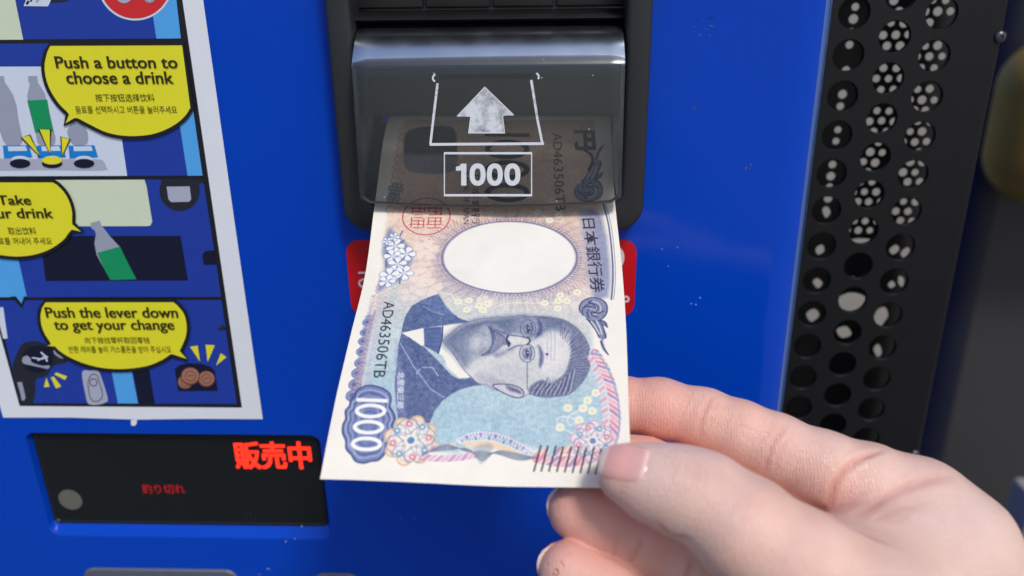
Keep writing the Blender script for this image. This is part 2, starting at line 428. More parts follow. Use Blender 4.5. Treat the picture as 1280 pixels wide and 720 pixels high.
VZ0 = pl(615, 83, VY0).z; VZ1 = pl(615, 253, VY1).z
bm = bmesh.new()
NX = 36
sec = []
for k in range(NX+1):
    t = k/NX; x = vx0 + (vx1-vx0)*t; u = 2*t-1
    dip = 0.0017*(1-u*u) - max(0, abs(u)-.965)/.035*0.0014
    edge = max(0, abs(u)-.97)/.03; back = 0.0005*edge**2
    o = [(y + back, pl(615, py, y).z) for py, y in vprof] + [(VY0+(VY1-VY0)*q + back, VZ0+(VZ1-VZ0-dip)*q) for q in (.06, .2, .4, .6, .8, .95, .99, 1.0)]
    inn = [(y+.0015, z) for y, z in o[::-1]]
    inn[0] = (inn[0][0], inn[0][1]-0.0)
    sec.append([(x, y, z) for y, z in o + inn])
vs = loft(bm, sec)
bm.faces.new(vs[0]); bm.faces.new(vs[-1][::-1])
# side cheeks running back into the frame
for xa in (vx0, vx1-.0012):
    zz = [(y+.0008, pl(615, py, y).z-.0004) for py, y in vprof[2:]] + [(VY1+.002, VZ1+.0012), (.006, VZ1+.006), (.006, pl(615, 40, 0).z)]
    v2 = loft(bm, [[(xa, y, z) for y, z in zz], [(xa+.0012, y, z) for y, z in zz]])
    bm.faces.new(v2[0]); bm.faces.new(v2[1][::-1])
VIS = bm_obj('visor', bm, visor_mat(), ACC, smooth=40)
# moulded bead along the lip
bm = bmesh.new()
def bead(k):
    t = k/NX; x = vx0 + .0012 + (vx1-vx0-.0024)*t; u = 2*t-1
    z = VZ1 - 0.0017*(1-u*u) + .0002; e = max(0, abs(u)-.94)/.06
    return x, VY1+.0006+.0006*e*e, z + .0012*e*e
loft(bm, [[(bead(k)[0], bead(k)[1]+.0009*math.cos(a*math.pi/4), bead(k)[2]+.00042*math.sin(a*math.pi/4)) for a in range(8)] for k in range(NX+1)])
bm_obj('visor_lip', bm, mat('lip_plastic', (40, 38, 38), rough=.3, spec=.6), ACC, smooth=60)
# opaque roll bracket behind the top of the visor
sweep('hinge_cover', [(33, .010), (37, .001), (45, -.0038), (58, -.0078), (72, -.0108), (81, -.0125), (84, -.0125), (86, -.004), (86, .009)], ox0+.002, ox1-.002, M_DARK, ACC, smooth=40)

# white printing on the visor
def on_visor(px, py, layer):
    p0 = Vector((0, VY0, VZ0)); n = Vector((0, -(VZ0-VZ1), -(VY1-VY0))).normalized()
    if n.y > 0: n = -n
    r = ray(px, py); t = (p0 + n*(0.00008 + 0.00005*layer) - CAM).dot(n)/r.dot(n)
    return CAM + r*t
VN = Vector((0, -1, -0.07)).normalized()
def print_mat(name, wear, scale):
    m, N, L, b = new_mat(name)
    out = N['Material Output']
    b.inputs['Base Color'].default_value = (0.72, 0.76, 0.82, 1); b.inputs['Roughness'].default_value = 0.5
    tc = N.new('ShaderNodeTexCoord'); no = N.new('ShaderNodeTexNoise'); no.inputs['Scale'].default_value = scale; no.inputs['Detail'].default_value = 7; no.inputs['Roughness'].default_value = .7
    L.new(tc.outputs['Object'], no.inputs['Vector'])
    mr = N.new('ShaderNodeMapRange'); mr.inputs[1].default_value = wear-.09; mr.inputs[2].default_value = wear+.12; mr.inputs[3].default_value = .95; mr.inputs[4].default_value = .12
    L.new(no.outputs['Fac'], mr.inputs[0])
    tr = N.new('ShaderNodeBsdfTransparent'); mix = N.new('ShaderNodeMixShader')
    L.new(mr.outputs[0], mix.inputs[0]); L.new(tr.outputs[0], mix.inputs[1]); L.new(b.outputs[0], mix.inputs[2]); L.new(mix.outputs[0], out.inputs[0])
    return m
M_PRN = print_mat('white_print', .72, 300); M_WORN = print_mat('worn_print', .52, 110); M_LINEWORN = print_mat('rubbed_print', .60, 420)
f = Flat(on_visor, VN)
f.line([(555.5, 191.5), (664.5, 191.5), (664.5, 244), (555.5, 244)], 3.2, M_PRN, 0, closed=True)
f.poly([(576.5, 204.5), (583, 204.5), (583, 232), (576.5, 232), (576.5, 213), (570, 213.5), (570, 208.5), (574.5, 207.5)], M_PRN, 0)
for cx in (597, 618.5, 640.5): f.zero(cx, 218.2, 10, 14, 6.2, M_PRN, 0)
f.build('number_print', ACC)
f = Flat(on_visor, VN)
f.poly([(606, 109), (642, 144), (628, 144.5), (631, 166), (585.5, 166), (588.5, 145.5), (571.5, 145.5)], M_WORN, 0)
f.line([(606, 109), (642, 144), (628, 144.5), (631, 166), (585.5, 166), (588.5, 145.5), (571.5, 145.5)], 1.7, M_PRN, 1, closed=True); f.build('arrow_print', ACC)
f = Flat(on_visor, VN)
f.line([(547, 104), (541.5, 150)], 3.2, M_LINEWORN, 0); f.line([(541.5, 150), (538, 180)], 3.0, M_PRN, 0)
f.line([(537, 180.5), (680, 179.5)], 3.4, M_PRN, 1); f.line([(678, 179.5), (672, 150)], 3.0, M_PRN, 0); f.line([(672, 150), (664, 100)], 3.2, M_LINEWORN, 0)
f.line(circ(545.5, 97.5, 4.5, n=10, a0=110, a1=255), 2.3, M_PRN, 0); f.line(circ(669, 96, 4.5, n=10, a0=-75, a1=40), 2.3, M_PRN, 0)
f.line([(549, 96), (665, 94.5)], 5.5, mat('raised_bar', (44, 44, 50), rough=.4), 0)
f.build('note_outline_print', ACC)

# ------------------------------------------------------------------ red label under the acceptor
M_RED = mat('red_label', (205, 16, 28), rough=0.32, noise=0.04)
M_WHT = mat('white_ink', (232, 214, 222), rough=0.4)
lx0, lx1 = pl(432.5, 312, -.0003).x, pl(796, 312, -.0003).x; lz1 = pl(615, 300, -.0003).z; lz0 = pl(615, 395, -.0003).z
f = Flat(lambda a, b, l: Vector((a, -.0003, b)))
f.poly(rrect(lx0, lx1, lz0, lz1, 0.0046, 8), M_RED); LAB = f.build('red_label', VM)
f = Flat(sheet(-.00035))
f.line([(448, 341), (470, 341)], 2.6, M_WHT, 1); f.line(circ(456, 354, 7, 5, n=20), 2.6, M_WHT, 1, closed=True); f.build('lettering', LAB)
f = Flat(sheet(-.00035))
f.line(circ(769.5, 322, 8.6, 12.3, n=28), 4.8, M_WHT, 1, closed=True)
f.line([(774.5, 357), (775.5, 373)], 5, M_WHT, 1); f.line(circ(782.5, 374, 3.3, 3.2, n=18), 2.4, M_WHT, 1, closed=True)
f.line([(776, 393), (777.5, 386)], 2.0, M_WHT, 1)
f.build('lettering', LAB)

# scuffs and chips in the paint
M_SCUFF = mat('scuff_grey', (70, 92, 150), rough=.6); M_CHIP = mat('chip_white', (200, 212, 230), rough=.6); M_DK = mat('scuff_dark', (6, 22, 92), rough=.5)
rr = random.Random(12)
for cx, cy, n, sp, m in ((880, 38, 7, 9, M_SCUFF), (878, 20, 4, 7, M_DK), (868, 132, 2, 3, M_SCUFF), (905, 205, 3, 14, M_DK), (930, 210, 2, 10, M_SCUFF), (600, 668, 3, 30, M_DK), (505, 660, 3, 22, M_SCUFF), (378, 668, 2, 8, M_CHIP), (328, 715, 3, 6, M_CHIP), (845, 310, 2, 16, M_CHIP), (870, 375, 1, 5, M_CHIP)):
    f = Flat(sheet(-.00008)); n = max(n, 3)
    for k in range(n):
        x, y, a = cx+rr.gauss(0, sp), cy+rr.gauss(0, sp), rr.uniform(0, 3.14); l, w = rr.uniform(.8, 4.5), rr.uniform(.4, 1.1)
        if m is M_CHIP: l, w = rr.uniform(.6, 1.4), rr.uniform(.5, 1.0)
        f.poly([(x+l*math.cos(a), y+l*math.sin(a)), (x-w*math.sin(a), y+w*math.cos(a)), (x-l*math.cos(a)*.9, y-l*math.sin(a)), (x+w*math.sin(a)*.6, y-w*math.cos(a))], m, 0)
    f.build('paint_scuff', VM)

# ================================================================== instruction sticker on the machine
SK = sheet(-.00035)
def ink(n, c): return mat('ink_'+n, c, rough=0.42, spec=0.4, noise=0.04, nscale=160, bump=.12, bscale=70)
I_WHITE = ink('white', (230, 235, 244)); I_BLACK = ink('black', (27, 27, 34)); I_BLUE = ink('blue', (32, 62, 164)); I_SKY = ink('sky', (84, 170, 242))
I_YEL = ink('yellow', (234, 228, 46)); I_CREAM = ink('cream', (214, 226, 200)); I_PALE = ink('pale', (214, 224, 243)); I_GREY = ink('grey', (158, 164, 186))
I_GREEN = ink('green', (18, 150, 96)); I_BTN = ink('button_blue', (22, 132, 216)); I_NAVY = ink('navy', (16, 20, 48)); I_RED = ink('red', (214, 44, 48))
I_COIN = ink('copper', (168, 118, 100)); I_COIN2 = ink('copper_edge', (120, 76, 62)); I_CHAR = ink('charcoal', (36, 38, 50)); I_TEXT = ink('text', (52, 46, 20)); I_PGREY = ink('pale_grey', (176, 180, 202))
f = Flat(SK)
f.poly([(-160, -50), (247.5, -50), (254, 0), (291, 262), (328.5, 524), (250, 523.5), (170, 524.5), (90, 522), (4, 522)], I_WHITE, 0)
STK = f.build('instruction_sticker', VM)
f = Flat(SK)
f.poly([(-140, -50), (220, -50), (228, 0), (302.5, 509.5), (24.5, 507.5), (-120, -20)], I_BLACK, 1); f.build('border', STK)

# --- picture 1
f = Flat(SK)
f.poly([(-100, -40), (213, -40), (220.5, 0), (226, 48), (0, 49.5), (-84, 50)], I_BLUE, 2)
f.poly([(-100, -40), (12, -40), (19, 0), (29, 49.6), (-84, 50)], I_CREAM, 3)
f.poly([(184, -40), (213, -40), (220.5, 0), (226, 48), (195.5, 48.3), (191, 19)], I_SKY, 3)
f.poly(circ(169, -21.5, 47.2, n=64), I_PALE, 4); f.poly(circ(169, -21.5, 44.5, n=64), I_RED, 5)
f.poly(circ(155, -9, 11.5, 13), I_PGREY, 6); f.poly(circ(187, -8, 9, 11.5), I_GREY, 6); f.line(circ(187, -8, 6, 8), 1.5, I_PALE, 7, closed=True)
f.poly(cr([(56, -6), (86, -6), (84, 1), (72, 3), (60, 2)]), I_CHAR, 3)
f.poly([(38, -14), (70, -14), (60, 8), (29.5, 7.5)], I_PALE, 4); f.line([(38, 2), (42, -4)], 2, I_NAVY, 5); f.line([(45, 3), (50, -3)], 2, I_GREY, 5); f.line([(33, 5.5), (36, 1)], 3, I_CHAR, 5)
f.build('comic_picture', STK)

def bottle(f, dx, top, label=None):
    pts = [(35, 95), (46.5, 95), (47.5, 103.5), (50, 107), (56, 117), (60, 132), (61.5, 142), (66, 160), (69.5, 172), (69, 179), (66, 182), (50, 182), (46.5, 178), (44.5, 166), (40, 150), (35, 131), (34, 119), (36.5, 109), (37.5, 104.5), (35.5, 103)]
    f.poly([(x+dx, y) for x, y in pts if y >= top], I_GREY, 4)
    if label: f.poly([(34, 125.5), (59, 124.5), (62, 142), (67, 164), (44, 166), (40, 150)], label, 5)
# --- picture 2
f = Flat(SK)
f.poly([(-80, 55), (228.5, 53.5), (253.2, 219.5), (-52, 220.5)], I_BLUE, 2)
f.poly([(-75, 83.5), (140, 83), (152, 172), (159, 219.8), (-52, 220.4)], I_PALE, 3)
f.poly([(216, 100), (236, 100), (253.2, 219.5), (234.5, 219.7)], I_SKY, 3)
f.poly([(0, 95), (5, 95), (6, 103), (9, 107), (16, 118), (21, 133), (23, 150), (28, 172), (27.5, 178), (25, 181.5), (8, 181.5), (4, 176), (0, 165), (-8, 140), (-6, 110)], I_GREY, 4)
bottle(f, 0, 0, I_GREEN)
f.poly(cr([(84, 165), (89, 155), (98, 154), (106, 158), (110, 168), (109.5, 178), (105, 181), (92, 181), (87, 174)]), I_GREY, 4)
f.poly(cr([(-20, 199.5), (60, 199), (120, 199), (130, 203), (132, 208), (128, 213), (60, 212.5), (-20, 212.5)]), I_PGREY, 4)
for dx in (0, 42, 82):
    f.poly([(3.5+dx, 182), (36+dx, 181.5), (40.5+dx, 196.5), (5+dx, 198)], I_BTN, 5); f.poly([(9.5+dx, 183), (32+dx, 182.8), (34+dx, 188.5), (10.5+dx, 189)], I_PALE, 6)
for cx in (25, 65, 105):
    f.poly(circ(cx, 199.3, 11, 4.5), I_PALE, 6); f.poly(circ(cx, 204.3, 12.8, 5.8), I_NAVY, 7)
f.poly(circ(65, 200.5, 12.4, 5.0), I_YEL, 8)
for q in ([(26.5, 172), (37, 168.5), (50.5, 196)], [(48.5, 161.5), (63, 161.5), (62.5, 193.5)], [(76, 170.5), (87.5, 174), (77.5, 195)]):
    f.poly(q, I_YEL, 8); f.line(q, 1.8, I_BLACK, 9, closed=True)
f.build('comic_picture', STK)
# --- picture 3
f = Flat(SK)
f.poly([(-52, 225.3), (254, 224.2), (276.5, 371), (-12, 371.8)], I_BLUE, 2)
f.poly([(60, 225), (180.5, 224.6), (183, 232), (190.3, 277), (188, 282), (184, 282.6), (60, 283)], I_CREAM, 3)
f.poly([(50, 295), (225.5, 294.8), (235, 350.5), (57, 351.2)], I_NAVY, 3)
f.poly(circ(224.5, 238.5, 25.2, n=40, a0=-31, a1=211), I_CHAR, 3); f.poly([(200, 224.6), (254, 224.3), (255, 228.5), (249, 229.5), (240, 245)], I_CHAR, 4)
f.poly([(208.3, 233.3), (237, 233), (239, 249), (236.5, 252.2), (214, 252.6), (210.5, 249)], I_PGREY, 5)
f.poly([(253, 318), (257, 313.8), (267.8, 312.8), (270.5, 330.5), (255, 331), (253.6, 326)], I_NAVY, 4)
f.poly([(113, 279), (124.5, 275.5), (127.5, 283), (131, 287), (138, 296), (150, 309), (158, 325), (170.5, 349), (138, 350.2), (129, 334), (120.5, 318), (118, 304), (120, 292.5), (118, 287.5), (114.5, 286)], I_GREY, 4)
f.poly([(121.5, 316), (150, 308), (158, 325), (170.5, 349), (138, 350.2), (129, 334)], I_GREEN, 5)
f.poly([(-40, 318), (22.5, 322), (33.5, 371), (-12, 371.8)], I_SKY, 3)
f.build('comic_picture', STK)
# --- picture 4
f = Flat(SK)
f.poly([(-12, 375.5), (276.8, 375), (296, 505), (26, 504), (8, 432), (0, 396)], I_BLUE, 2)
f.poly([(13, 370.5), (33.5, 370.5), (27.5, 385.5)], I_BLACK, 3); f.poly([(18, 368), (30.5, 368), (27, 379.5)], I_SKY, 6)
f.poly([(0, 384), (4, 384), (9.5, 423), (4, 423.5), (-2, 400)], I_PALE, 3)
f.poly(cr([(20, 445), (28, 430), (45, 426.5), (62, 432), (76, 433), (84, 442), (84, 452), (76, 455), (66, 458), (58, 470), (45, 474), (44, 490), (40, 504), (26, 504), (21, 487), (17, 470), (16, 456)], 5), I_CHAR, 3)
f.poly(circ(47, 449, 19.5, 17), I_NAVY, 4)
f.poly(cr([(28, 448), (33, 444.5), (38, 448), (40, 453), (52, 457), (62, 457), (60, 461), (52, 459.5), (38, 456.5), (29, 454)], 5), I_GREY, 5)
f.line([(40, 447), (52, 449), (60, 446)], 1.6, I_PALE, 5); f.line([(51, 440), (57, 446), (59, 452)], 2.0, I_PALE, 6); f.line([(47, 451), (58, 444)], 1.2, I_PALE, 7)
f.poly(cr([(67, 437), (72, 437), (80, 446), (77, 448), (69, 443)], 4), I_PGREY, 5)
f.poly([(21.5, 478), (27.5, 477.5), (32, 497), (30, 501), (27, 500), (26, 494)], I_GREY, 5)
for q in ([(55, 484), (58, 472), (62, 483.5)], [(63.5, 472), (67, 470.5), (76.5, 483), (70, 485.5)], [(68, 468), (70, 465.5), (84, 470.5), (81, 475)]): f.poly(q, I_YEL, 4)
f.poly(cr([(102.5, 466), (112, 463.3), (122, 463.5), (126, 470), (134.5, 497), (132, 503), (122, 506), (111, 505), (107.5, 496)], 4), I_PGREY, 4)
f.line(cr([(110, 478), (114, 468.5), (121, 469), (124, 477), (128, 492), (126, 499), (119, 502), (113, 498), (111, 488)], 4), 0.9, I_NAVY, 5, closed=True); f.line(circ(116.8, 478, 4.6, 4.6, n=20), 0.9, I_NAVY, 6, closed=True)
f.poly([(139, 462), (164.5, 463), (172.5, 504.4), (147.5, 504.3)], I_SKY, 3); f.poly([(165.5, 462), (186.5, 462), (193.5, 504.5), (173.2, 504.4)], I_NAVY, 3)
f.poly([(218.5, 461.5), (224, 456.5), (236, 454), (252, 454.8), (263, 458.5), (268.3, 463.5), (272.3, 488.5), (222.5, 488.8)], I_NAVY, 4)
for j, (cx, cy, rr) in enumerate(((231.5, 477.5, 9.5), (258, 473.5, 10.8), (238, 470, 11.8))):
    f.poly(circ(cx, cy, rr, rr*.93), I_COIN2, 5+3*j); f.poly(circ(cx, cy-.3, rr-1.3, rr*.93-1.3), I_COIN, 6+3*j); f.line(circ(cx, cy, rr*.55, n=16), 1.0, I_COIN2, 7+3*j, closed=True); f.line([(cx-rr*.3, cy), (cx+rr*.3, cy-1)], 1.4, I_COIN2, 7+3*j)
for q in ([(237.5, 433.5), (247, 432), (250, 452)], [(257, 431), (268.5, 431.5), (259.5, 452.5)], [(276, 441.5), (283, 446.5), (270, 457)]): f.poly(q, I_YEL, 4)
f.poly([(272, 409), (277, 409), (277, 405.5), (279.5, 405.5), (280, 409), (284, 409.2), (284.5, 413), (272.5, 412.5)], I_CHAR, 4)
f.build('comic_picture', STK)

# --- speech bubbles with their lettering
def bubble(fill, outline_w, lines, clip=None):
    f = Flat(SK)
    f.poly(fill, I_YEL, 11)
    f.line(fill, outline_w, I_BLACK, 12, closed=True)
    b = f.build('speech_bubble', STK)
    g = Flat(SK)
    for s, x0, y0, x1, y1, bold in lines:           # the heavier Latin lines are struck three times, a hair apart
        for k, d in enumerate((-.45, 0, .45) if bold > .01 else (0,)): g.text(s, x0+d, y0, x1+d, y1, I_TEXT, 14+k, .004 if bold > .01 else 0)
    return b, g
b, g = bubble([(62.5, 55)] + cr([(57, 64), (53.5, 80), (55, 97), (61, 114), (72, 131), (84, 143)], 4, False) + [(80.5, 156), (94, 149.5)] + cr([(97, 150), (112, 158), (134, 168), (160, 172.2), (190, 170), (215, 160.5), (232, 147.5), (240.2, 135)], 4, False) + [(228.5, 54.5)], 4.4,
    [('Push a button to', 69, 69.5, 221, 84.5, .02), ('choose a drink', 82.5, 88.5, 216, 104.2, .02), ('按下按钮选择饮料', 119, 116.8, 193, 126.8, .002), ('음료를 선택하시고 버튼을 눌러주세요', 94, 131.8, 221, 141.4, .004)])
g.build('lettering', STK)
b, g = bubble([(66, 225.8)] + cr([(72, 229), (81, 238), (88, 250), (92, 264), (92, 279)], 4, False) + [(103.5, 290), (90, 289)] + cr([(87, 293), (80, 302), (62, 314), (40, 321), (15, 322.5), (-15, 317), (-38, 302)], 4, False) + [(-52, 280), (-58, 226)], 4.2,
    [('Take', -3, 244, 38, 256, .02), ('your drink', -26, 260, 66, 276.6, .02), ('取出饮料', 10, 284, 45, 293.4, .002), ('음료를 꺼내어 주세요', -10, 296.8, 64.5, 305.8, .004)])
g.build('lettering', STK)
b, g = bubble([(57, 375.8)] + cr([(51, 383), (48.5, 394), (50, 408), (55, 420), (61.5, 429.5)], 4, False) + [(57, 434), (68, 435)] + cr([(72, 439.5), (84, 447.5), (105, 456.5), (130, 462.3), (156, 463.2), (184, 459.5), (204, 451.5), (214, 444.5)], 4, False) + [(234.5, 450.5), (226.5, 438)] + cr([(229.5, 433), (234.5, 420), (235.3, 405), (231.5, 391), (224, 381)], 4, False) + [(217, 375.6)], 4.2,
    [('Push the lever down', 57, 384.2, 221.8, 397.5, .02), ('to get your change', 68, 399.8, 217.5, 416.6, .02), ('向下按找零杆取回零钱', 106, 421.6, 187, 429.6, .002), ('반환 레버를 눌러 거스름돈을 받아 주십시오', 86, 432.8, 214, 441.4, .004)])
g.build('lettering', STK)
# scrap of backing paper left under the lower edge
f = Flat(sheet(-.0004)); f.poly([(163.5, 525), (171.5, 524.5), (170.5, 530), (168, 532.5), (164, 531.8)], I_WHITE, 0); f.build('paper_scrap', STK)

# ================================================================== perforated side panel
PY = 0.05
M_PERF = mat('black_sheet_metal', (13, 14, 17), rough=0.5, spec=.35, noise=0.12, nscale=60, bump=0.2, bscale=1500)
M_INNER = mat('inner_sheet', (14, 14, 15), rough=0.6)
PP = thing('perforated_panel', 'tall black perforated metal panel standing right beside the blue machine', 'panel')
def lean(z): return 0.0085*(z-0.95)
bm = bmesh.new()
zt, zb, x0, x1 = 1.62, 0.004, 0.090, 0.1655
outer = [bm.verts.new((x + lean(z)*.0, PY, z)) for x, z in ((x0, zb), (x1-.002, zb), (x1-.002, zt), (x0, zt))]
holes = []
for cx, cz, k0, k1 in ((.1108, 1.0377, -3, 15), (.1265, 1.0440, -3, 16), (.1418, 1.0372, -3, 16)):
    for k in range(k0, k1):
        z = cz - .01465*k; x = cx + lean(z)
        lp = circ(0, 0, .0055, n=28)
        rings = [[(x+a*s, PY+d, z+b*s) for a, b in lp] for s, d in ((1.05, 0), (1.0, .0004), (1.0, .0016))]
        holes.append(loft(bm, rings)[0])
cap_between(bm, outer, holes)
# folded right-hand edge
fold = [(x1-.002, PY), (x1-.0008, PY+.0003), (x1-.0002, PY+.001), (x1, PY+.002), (x1, PY+.012), (x1-.001, PY+.012)]
loft(bm, [[(x, y, z) for x, y in fold] for z in (zb, zt)], close=False)
bm_obj('sheet', bm, M_PERF, PP, smooth=30)
M_RIV = mat('rivet', (88, 88, 92), rough=0.3, metal=.7)
for px, py in ((1250, 46), (1143, 568)):
    p = pl(px, py, PY); bm = bmesh.new()
    prof = [(.0021, 0), (.0021, -.0004), (.0016, -.0009), (.0008, -.0011), (.0005, -.0006)]
    vs = loft(bm, [[(p.x+r*math.cos(a*math.pi/10), PY+y, p.z+r*math.sin(a*math.pi/10)) for a in range(20)] for r, y in prof]); bm.faces.new(vs[-1])
    bm_obj('rivet', bm, M_RIV, PP, smooth=50)
# second sheet inside, with a fine hole field high up and a gap below it
IY = 0.085
bm = bmesh.new()
xa, xb = pl(1000, 100, IY).x-.05, .178
outer = [bm.verts.new((x, IY, z)) for x, z in ((xa, zb), (xb, zb), (xb, zt), (xa, zt))]
hol = []
P = .0050
zlo, zhi = pl(1090, 288, IY).z, pl(1090, -60, IY).z
xL = pl(1052, 120, IY).x-.0012
row = 0; z = zlo
def small(x, z, r=.00175):
    r = random.uniform(.0014, .00185); x += random.gauss(0, .00012); z += random.gauss(0, .00012)
    if random.random() < .05: return
    hol.append([bm.verts.new((x+a, IY, z+b)) for a, b in circ(0, 0, r, n=12)])
while z < zhi:
    off = (row % 2)*P*.5
    for c in range(0, 9):
        x = xL + .0012 + off + c*P + lean(z)
        if c < 2: continue
        if c >= 8: continue
        small(x, z)
    z += P*.866; row += 1
z = zlo
while z < zhi:
    if z > pl(1040, 250, IY).z: small(xL + .0012 + lean(z) - .0003*(1-(z-zlo)/.09), z)
    z += .0049
def blob(pts): hol.append([bm.verts.new((pl(a, b, IY).x, IY, pl(a, b, IY).z)) for a, b in cr(pts, 4)][::-1])
for pts in ([(1054, 303), (1072, 298), (1090, 300), (1078, 304), (1062, 307)], [(1056, 352), (1066, 346), (1072, 349), (1080, 346), (1082, 353), (1072, 357), (1062, 356)],
            [(1046, 374), (1062, 366), (1080, 370), (1084, 384), (1068, 392), (1052, 386)], [(1096, 388), (1106, 384), (1110, 394), (1104, 404), (1098, 412), (1092, 402)],
            [(1110, 356), (1115, 351), (1119, 356), (1114, 360)], [(1124, 345), (1130, 349), (1128, 358), (1123, 354)], [(1112, 312), (1120, 306), (1124, 312), (1116, 318)], [(1126, 316), (1134, 309), (1137, 314), (1130, 322)],
            [(1016, 352), (1022, 348), (1028, 354), (1022, 360)], [(1008, 392), (1018, 386), (1024, 394), (1014, 402)], [(1046, 412), (1058, 408), (1064, 418), (1052, 422)], [(1092, 436), (1098, 430), (1102, 440), (1097, 446)], [(1020, 310), (1028, 306), (1030, 314), (1022, 318)], [(1028, 262), (1034, 258), (1038, 266), (1032, 272)]):
    blob(pts)
cap_between(bm, outer, hol)
bm_obj('inner_sheet', bm, M_INNER, PP)
bm = bmesh.new(); box(bm, x1-.0012, x1-.0002, PY+.012, .074, zb, zt); bm_obj('side_flange', bm, M_PERF, PP)

# ================================================================== things beyond, out of focus
M_NAVY = mat('navy_paint', (13, 19, 42), rough=0.55, noise=.2, nscale=8)
M_TAUPE = mat('taupe_panel', (60, 59, 60), rough=0.5, noise=.25, nscale=5)
M_YELL = mat('yellow_board', (134, 108, 18), rough=0.5, noise=.2, nscale=20)
BK = thing('storage_cabinet', 'blurred taupe cabinet with navy rounded edge behind the perforated panel', 'cabinet')
bm = bmesh.new()
def vcurve(pts, z0, z1, m, name, n=40):
    bm = bmesh.new(); loft(bm, [[(x, y, z) for x, y in pts] for z in (z0, z1)], close=False); return bm_obj(name, bm, m, BK, smooth=60)
cxn, r = .470, .032
vcurve([(cxn - r*math.cos(math.radians(a)), .60 - r*math.sin(math.radians(a))) for a in range(-60, 91, 6)], 0.004, 1.7, M_NAVY, 'edge_post')
bm = bmesh.new(); box(bm, .466, 1.15, .572, .66, .004, 1.7, bev=.01); bm_obj('door_panel', bm, M_TAUPE, BK, smooth=40)
YB = pl(1250, 236, .53)
bm = bmesh.new(); box(bm, .424, .80, .462, .562, YB.z-.008, YB.z+.145, bev=.046, seg=10)
tag(bm_obj('board', bm, M_YELL, smooth=40), 'blurred yellow board in front of the taupe cabinet', 'board')
bm = bmesh.new(); q = pl(1266, 720, .30); q2 = pl(1276, 600, .30)
box(bm, pl(1281, 660, .30).x, pl(1281, 660, .30).x+.12, .30, .33, .004, pl(1276, 622, .30).z, bev=.003)
tag(bm_obj('pale_post', bm, mat('pale_post', (150, 148, 142), rough=.6), smooth=40), 'pale grey post low at the far right edge behind the hand', 'post')

# ================================================================== banknote
# cross-sections measured down the note: (left edge, right edge) in the photograph; the note is 76 mm wide, which gives the distance
rows = [((487,146),(762,145)), ((468,261),(769,259)), ((457.5,338),(777.5,338)), ((440,414),(783,420)), ((421.7,493),(785.5,499)), ((400.5,600),(790,611))]
Lp, Rp = [], []
for a, b in rows:
    z = 76.0*FPX/math.hypot(b[0]-a[0], b[1]-a[1])
    Lp.append(np.array(at(*a, z))*1000); Rp.append(np.array(at(*b, z))*1000)
Lp, Rp = np.array(Lp), np.array(Rp)
ctr = (Lp+Rp)/2
s = np.concatenate([[0], np.cumsum(np.linalg.norm(np.diff(ctr, axis=0), axis=1))])
ULEN = 150.0
U0 = ULEN - s[-1]                                   # this much is already inside the slot
ins = np.array([0, 1, .05]); ins = ins/np.linalg.norm(ins)*U0
knots = np.concatenate([[0], U0 + s])
Lk = np.vstack([Lp[0]+ins, Lp]); Rk = np.vstack([Rp[0]+ins, Rp])
def herm(k, P, u):
    u = np.asarray(u, float); m = np.zeros_like(P)
    d = np.diff(P, axis=0)/np.diff(k)[:, None]
    m[1:-1] = (d[:-1]*np.diff(k)[1:, None] + d[1:]*np.diff(k)[:-1, None])/(k[2:]-k[:-2])[:, None]; m[0], m[-1] = d[0], d[-1]
    i = np.clip(np.searchsorted(k, u, 'right')-1, 0, len(k)-2); h = (k[i+1]-k[i])[..., None]; t = (u-k[i])[..., None]/h
    return (2*t**3-3*t**2+1)*P[i] + (t**3-2*t**2+t)*h*m[i] + (-2*t**3+3*t**2)*P[i+1] + (t**3-t**2)*h*m[i+1]
_M = np.array([[*WCX], [*WCD], [*WCF]])              # world -> camera axes
def proj(P):
    q = (np.asarray(P)/1000 - np.array(CAM)) @ _M.T
    return np.stack([640+FPX*q[..., 0]/q[..., 2], 360+FPX*q[..., 1]/q[..., 2]], -1)
_uu = np.linspace(U0-1.0, ULEN+6, 900)
_Lx, _Rx = proj(herm(knots, Lk, np.clip(_uu, 0, ULEN+6))), proj(herm(knots, Rk, _uu))
def B(pts):
    """printing positions read from the photograph -> millimetres on the note (u down its length, v across)"""
    out = []
    for x, y in pts:
        d = _Rx-_Lx; c = d[:, 0]*(y-_Lx[:, 1]) - d[:, 1]*(x-_Lx[:, 0])      # >0 while the point lies below the row
        j = np.where((c[:-1] > 0) & (c[1:] <= 0))[0]
        j = int(j[0]) if len(j) else (0 if c[0] <= 0 else len(_uu)-2)
        f_ = c[j]/(c[j]-c[j+1]+1e-12); f_ = min(max(f_, -1), 2)
        a = _Lx[j]+(_Lx[j+1]-_Lx[j])*f_; b = _Rx[j]+(_Rx[j+1]-_Rx[j])*f_
        za = 1/np.linalg.norm(herm(knots, Lk, np.array([_uu[j]]))[0]/1000-np.array(CAM)); 
        out.append((_uu[j]+(_uu[j+1]-_uu[j])*f_, 76*np.dot(np.array((x, y))-a, b-a)/np.dot(b-a, b-a)))
    return np.array(out)

DU = 0.15
NU, NV = int(ULEN/DU)+1, int(76/DU)+1
ug, vg = np.linspace(0, ULEN, NU), np.linspace(0, 76, NV)
UU, VV = np.meshgrid(ug, vg, indexing='ij')
IMG = np.empty((NU, NV, 3), np.float32); IMG[:] = (240, 237, 230)

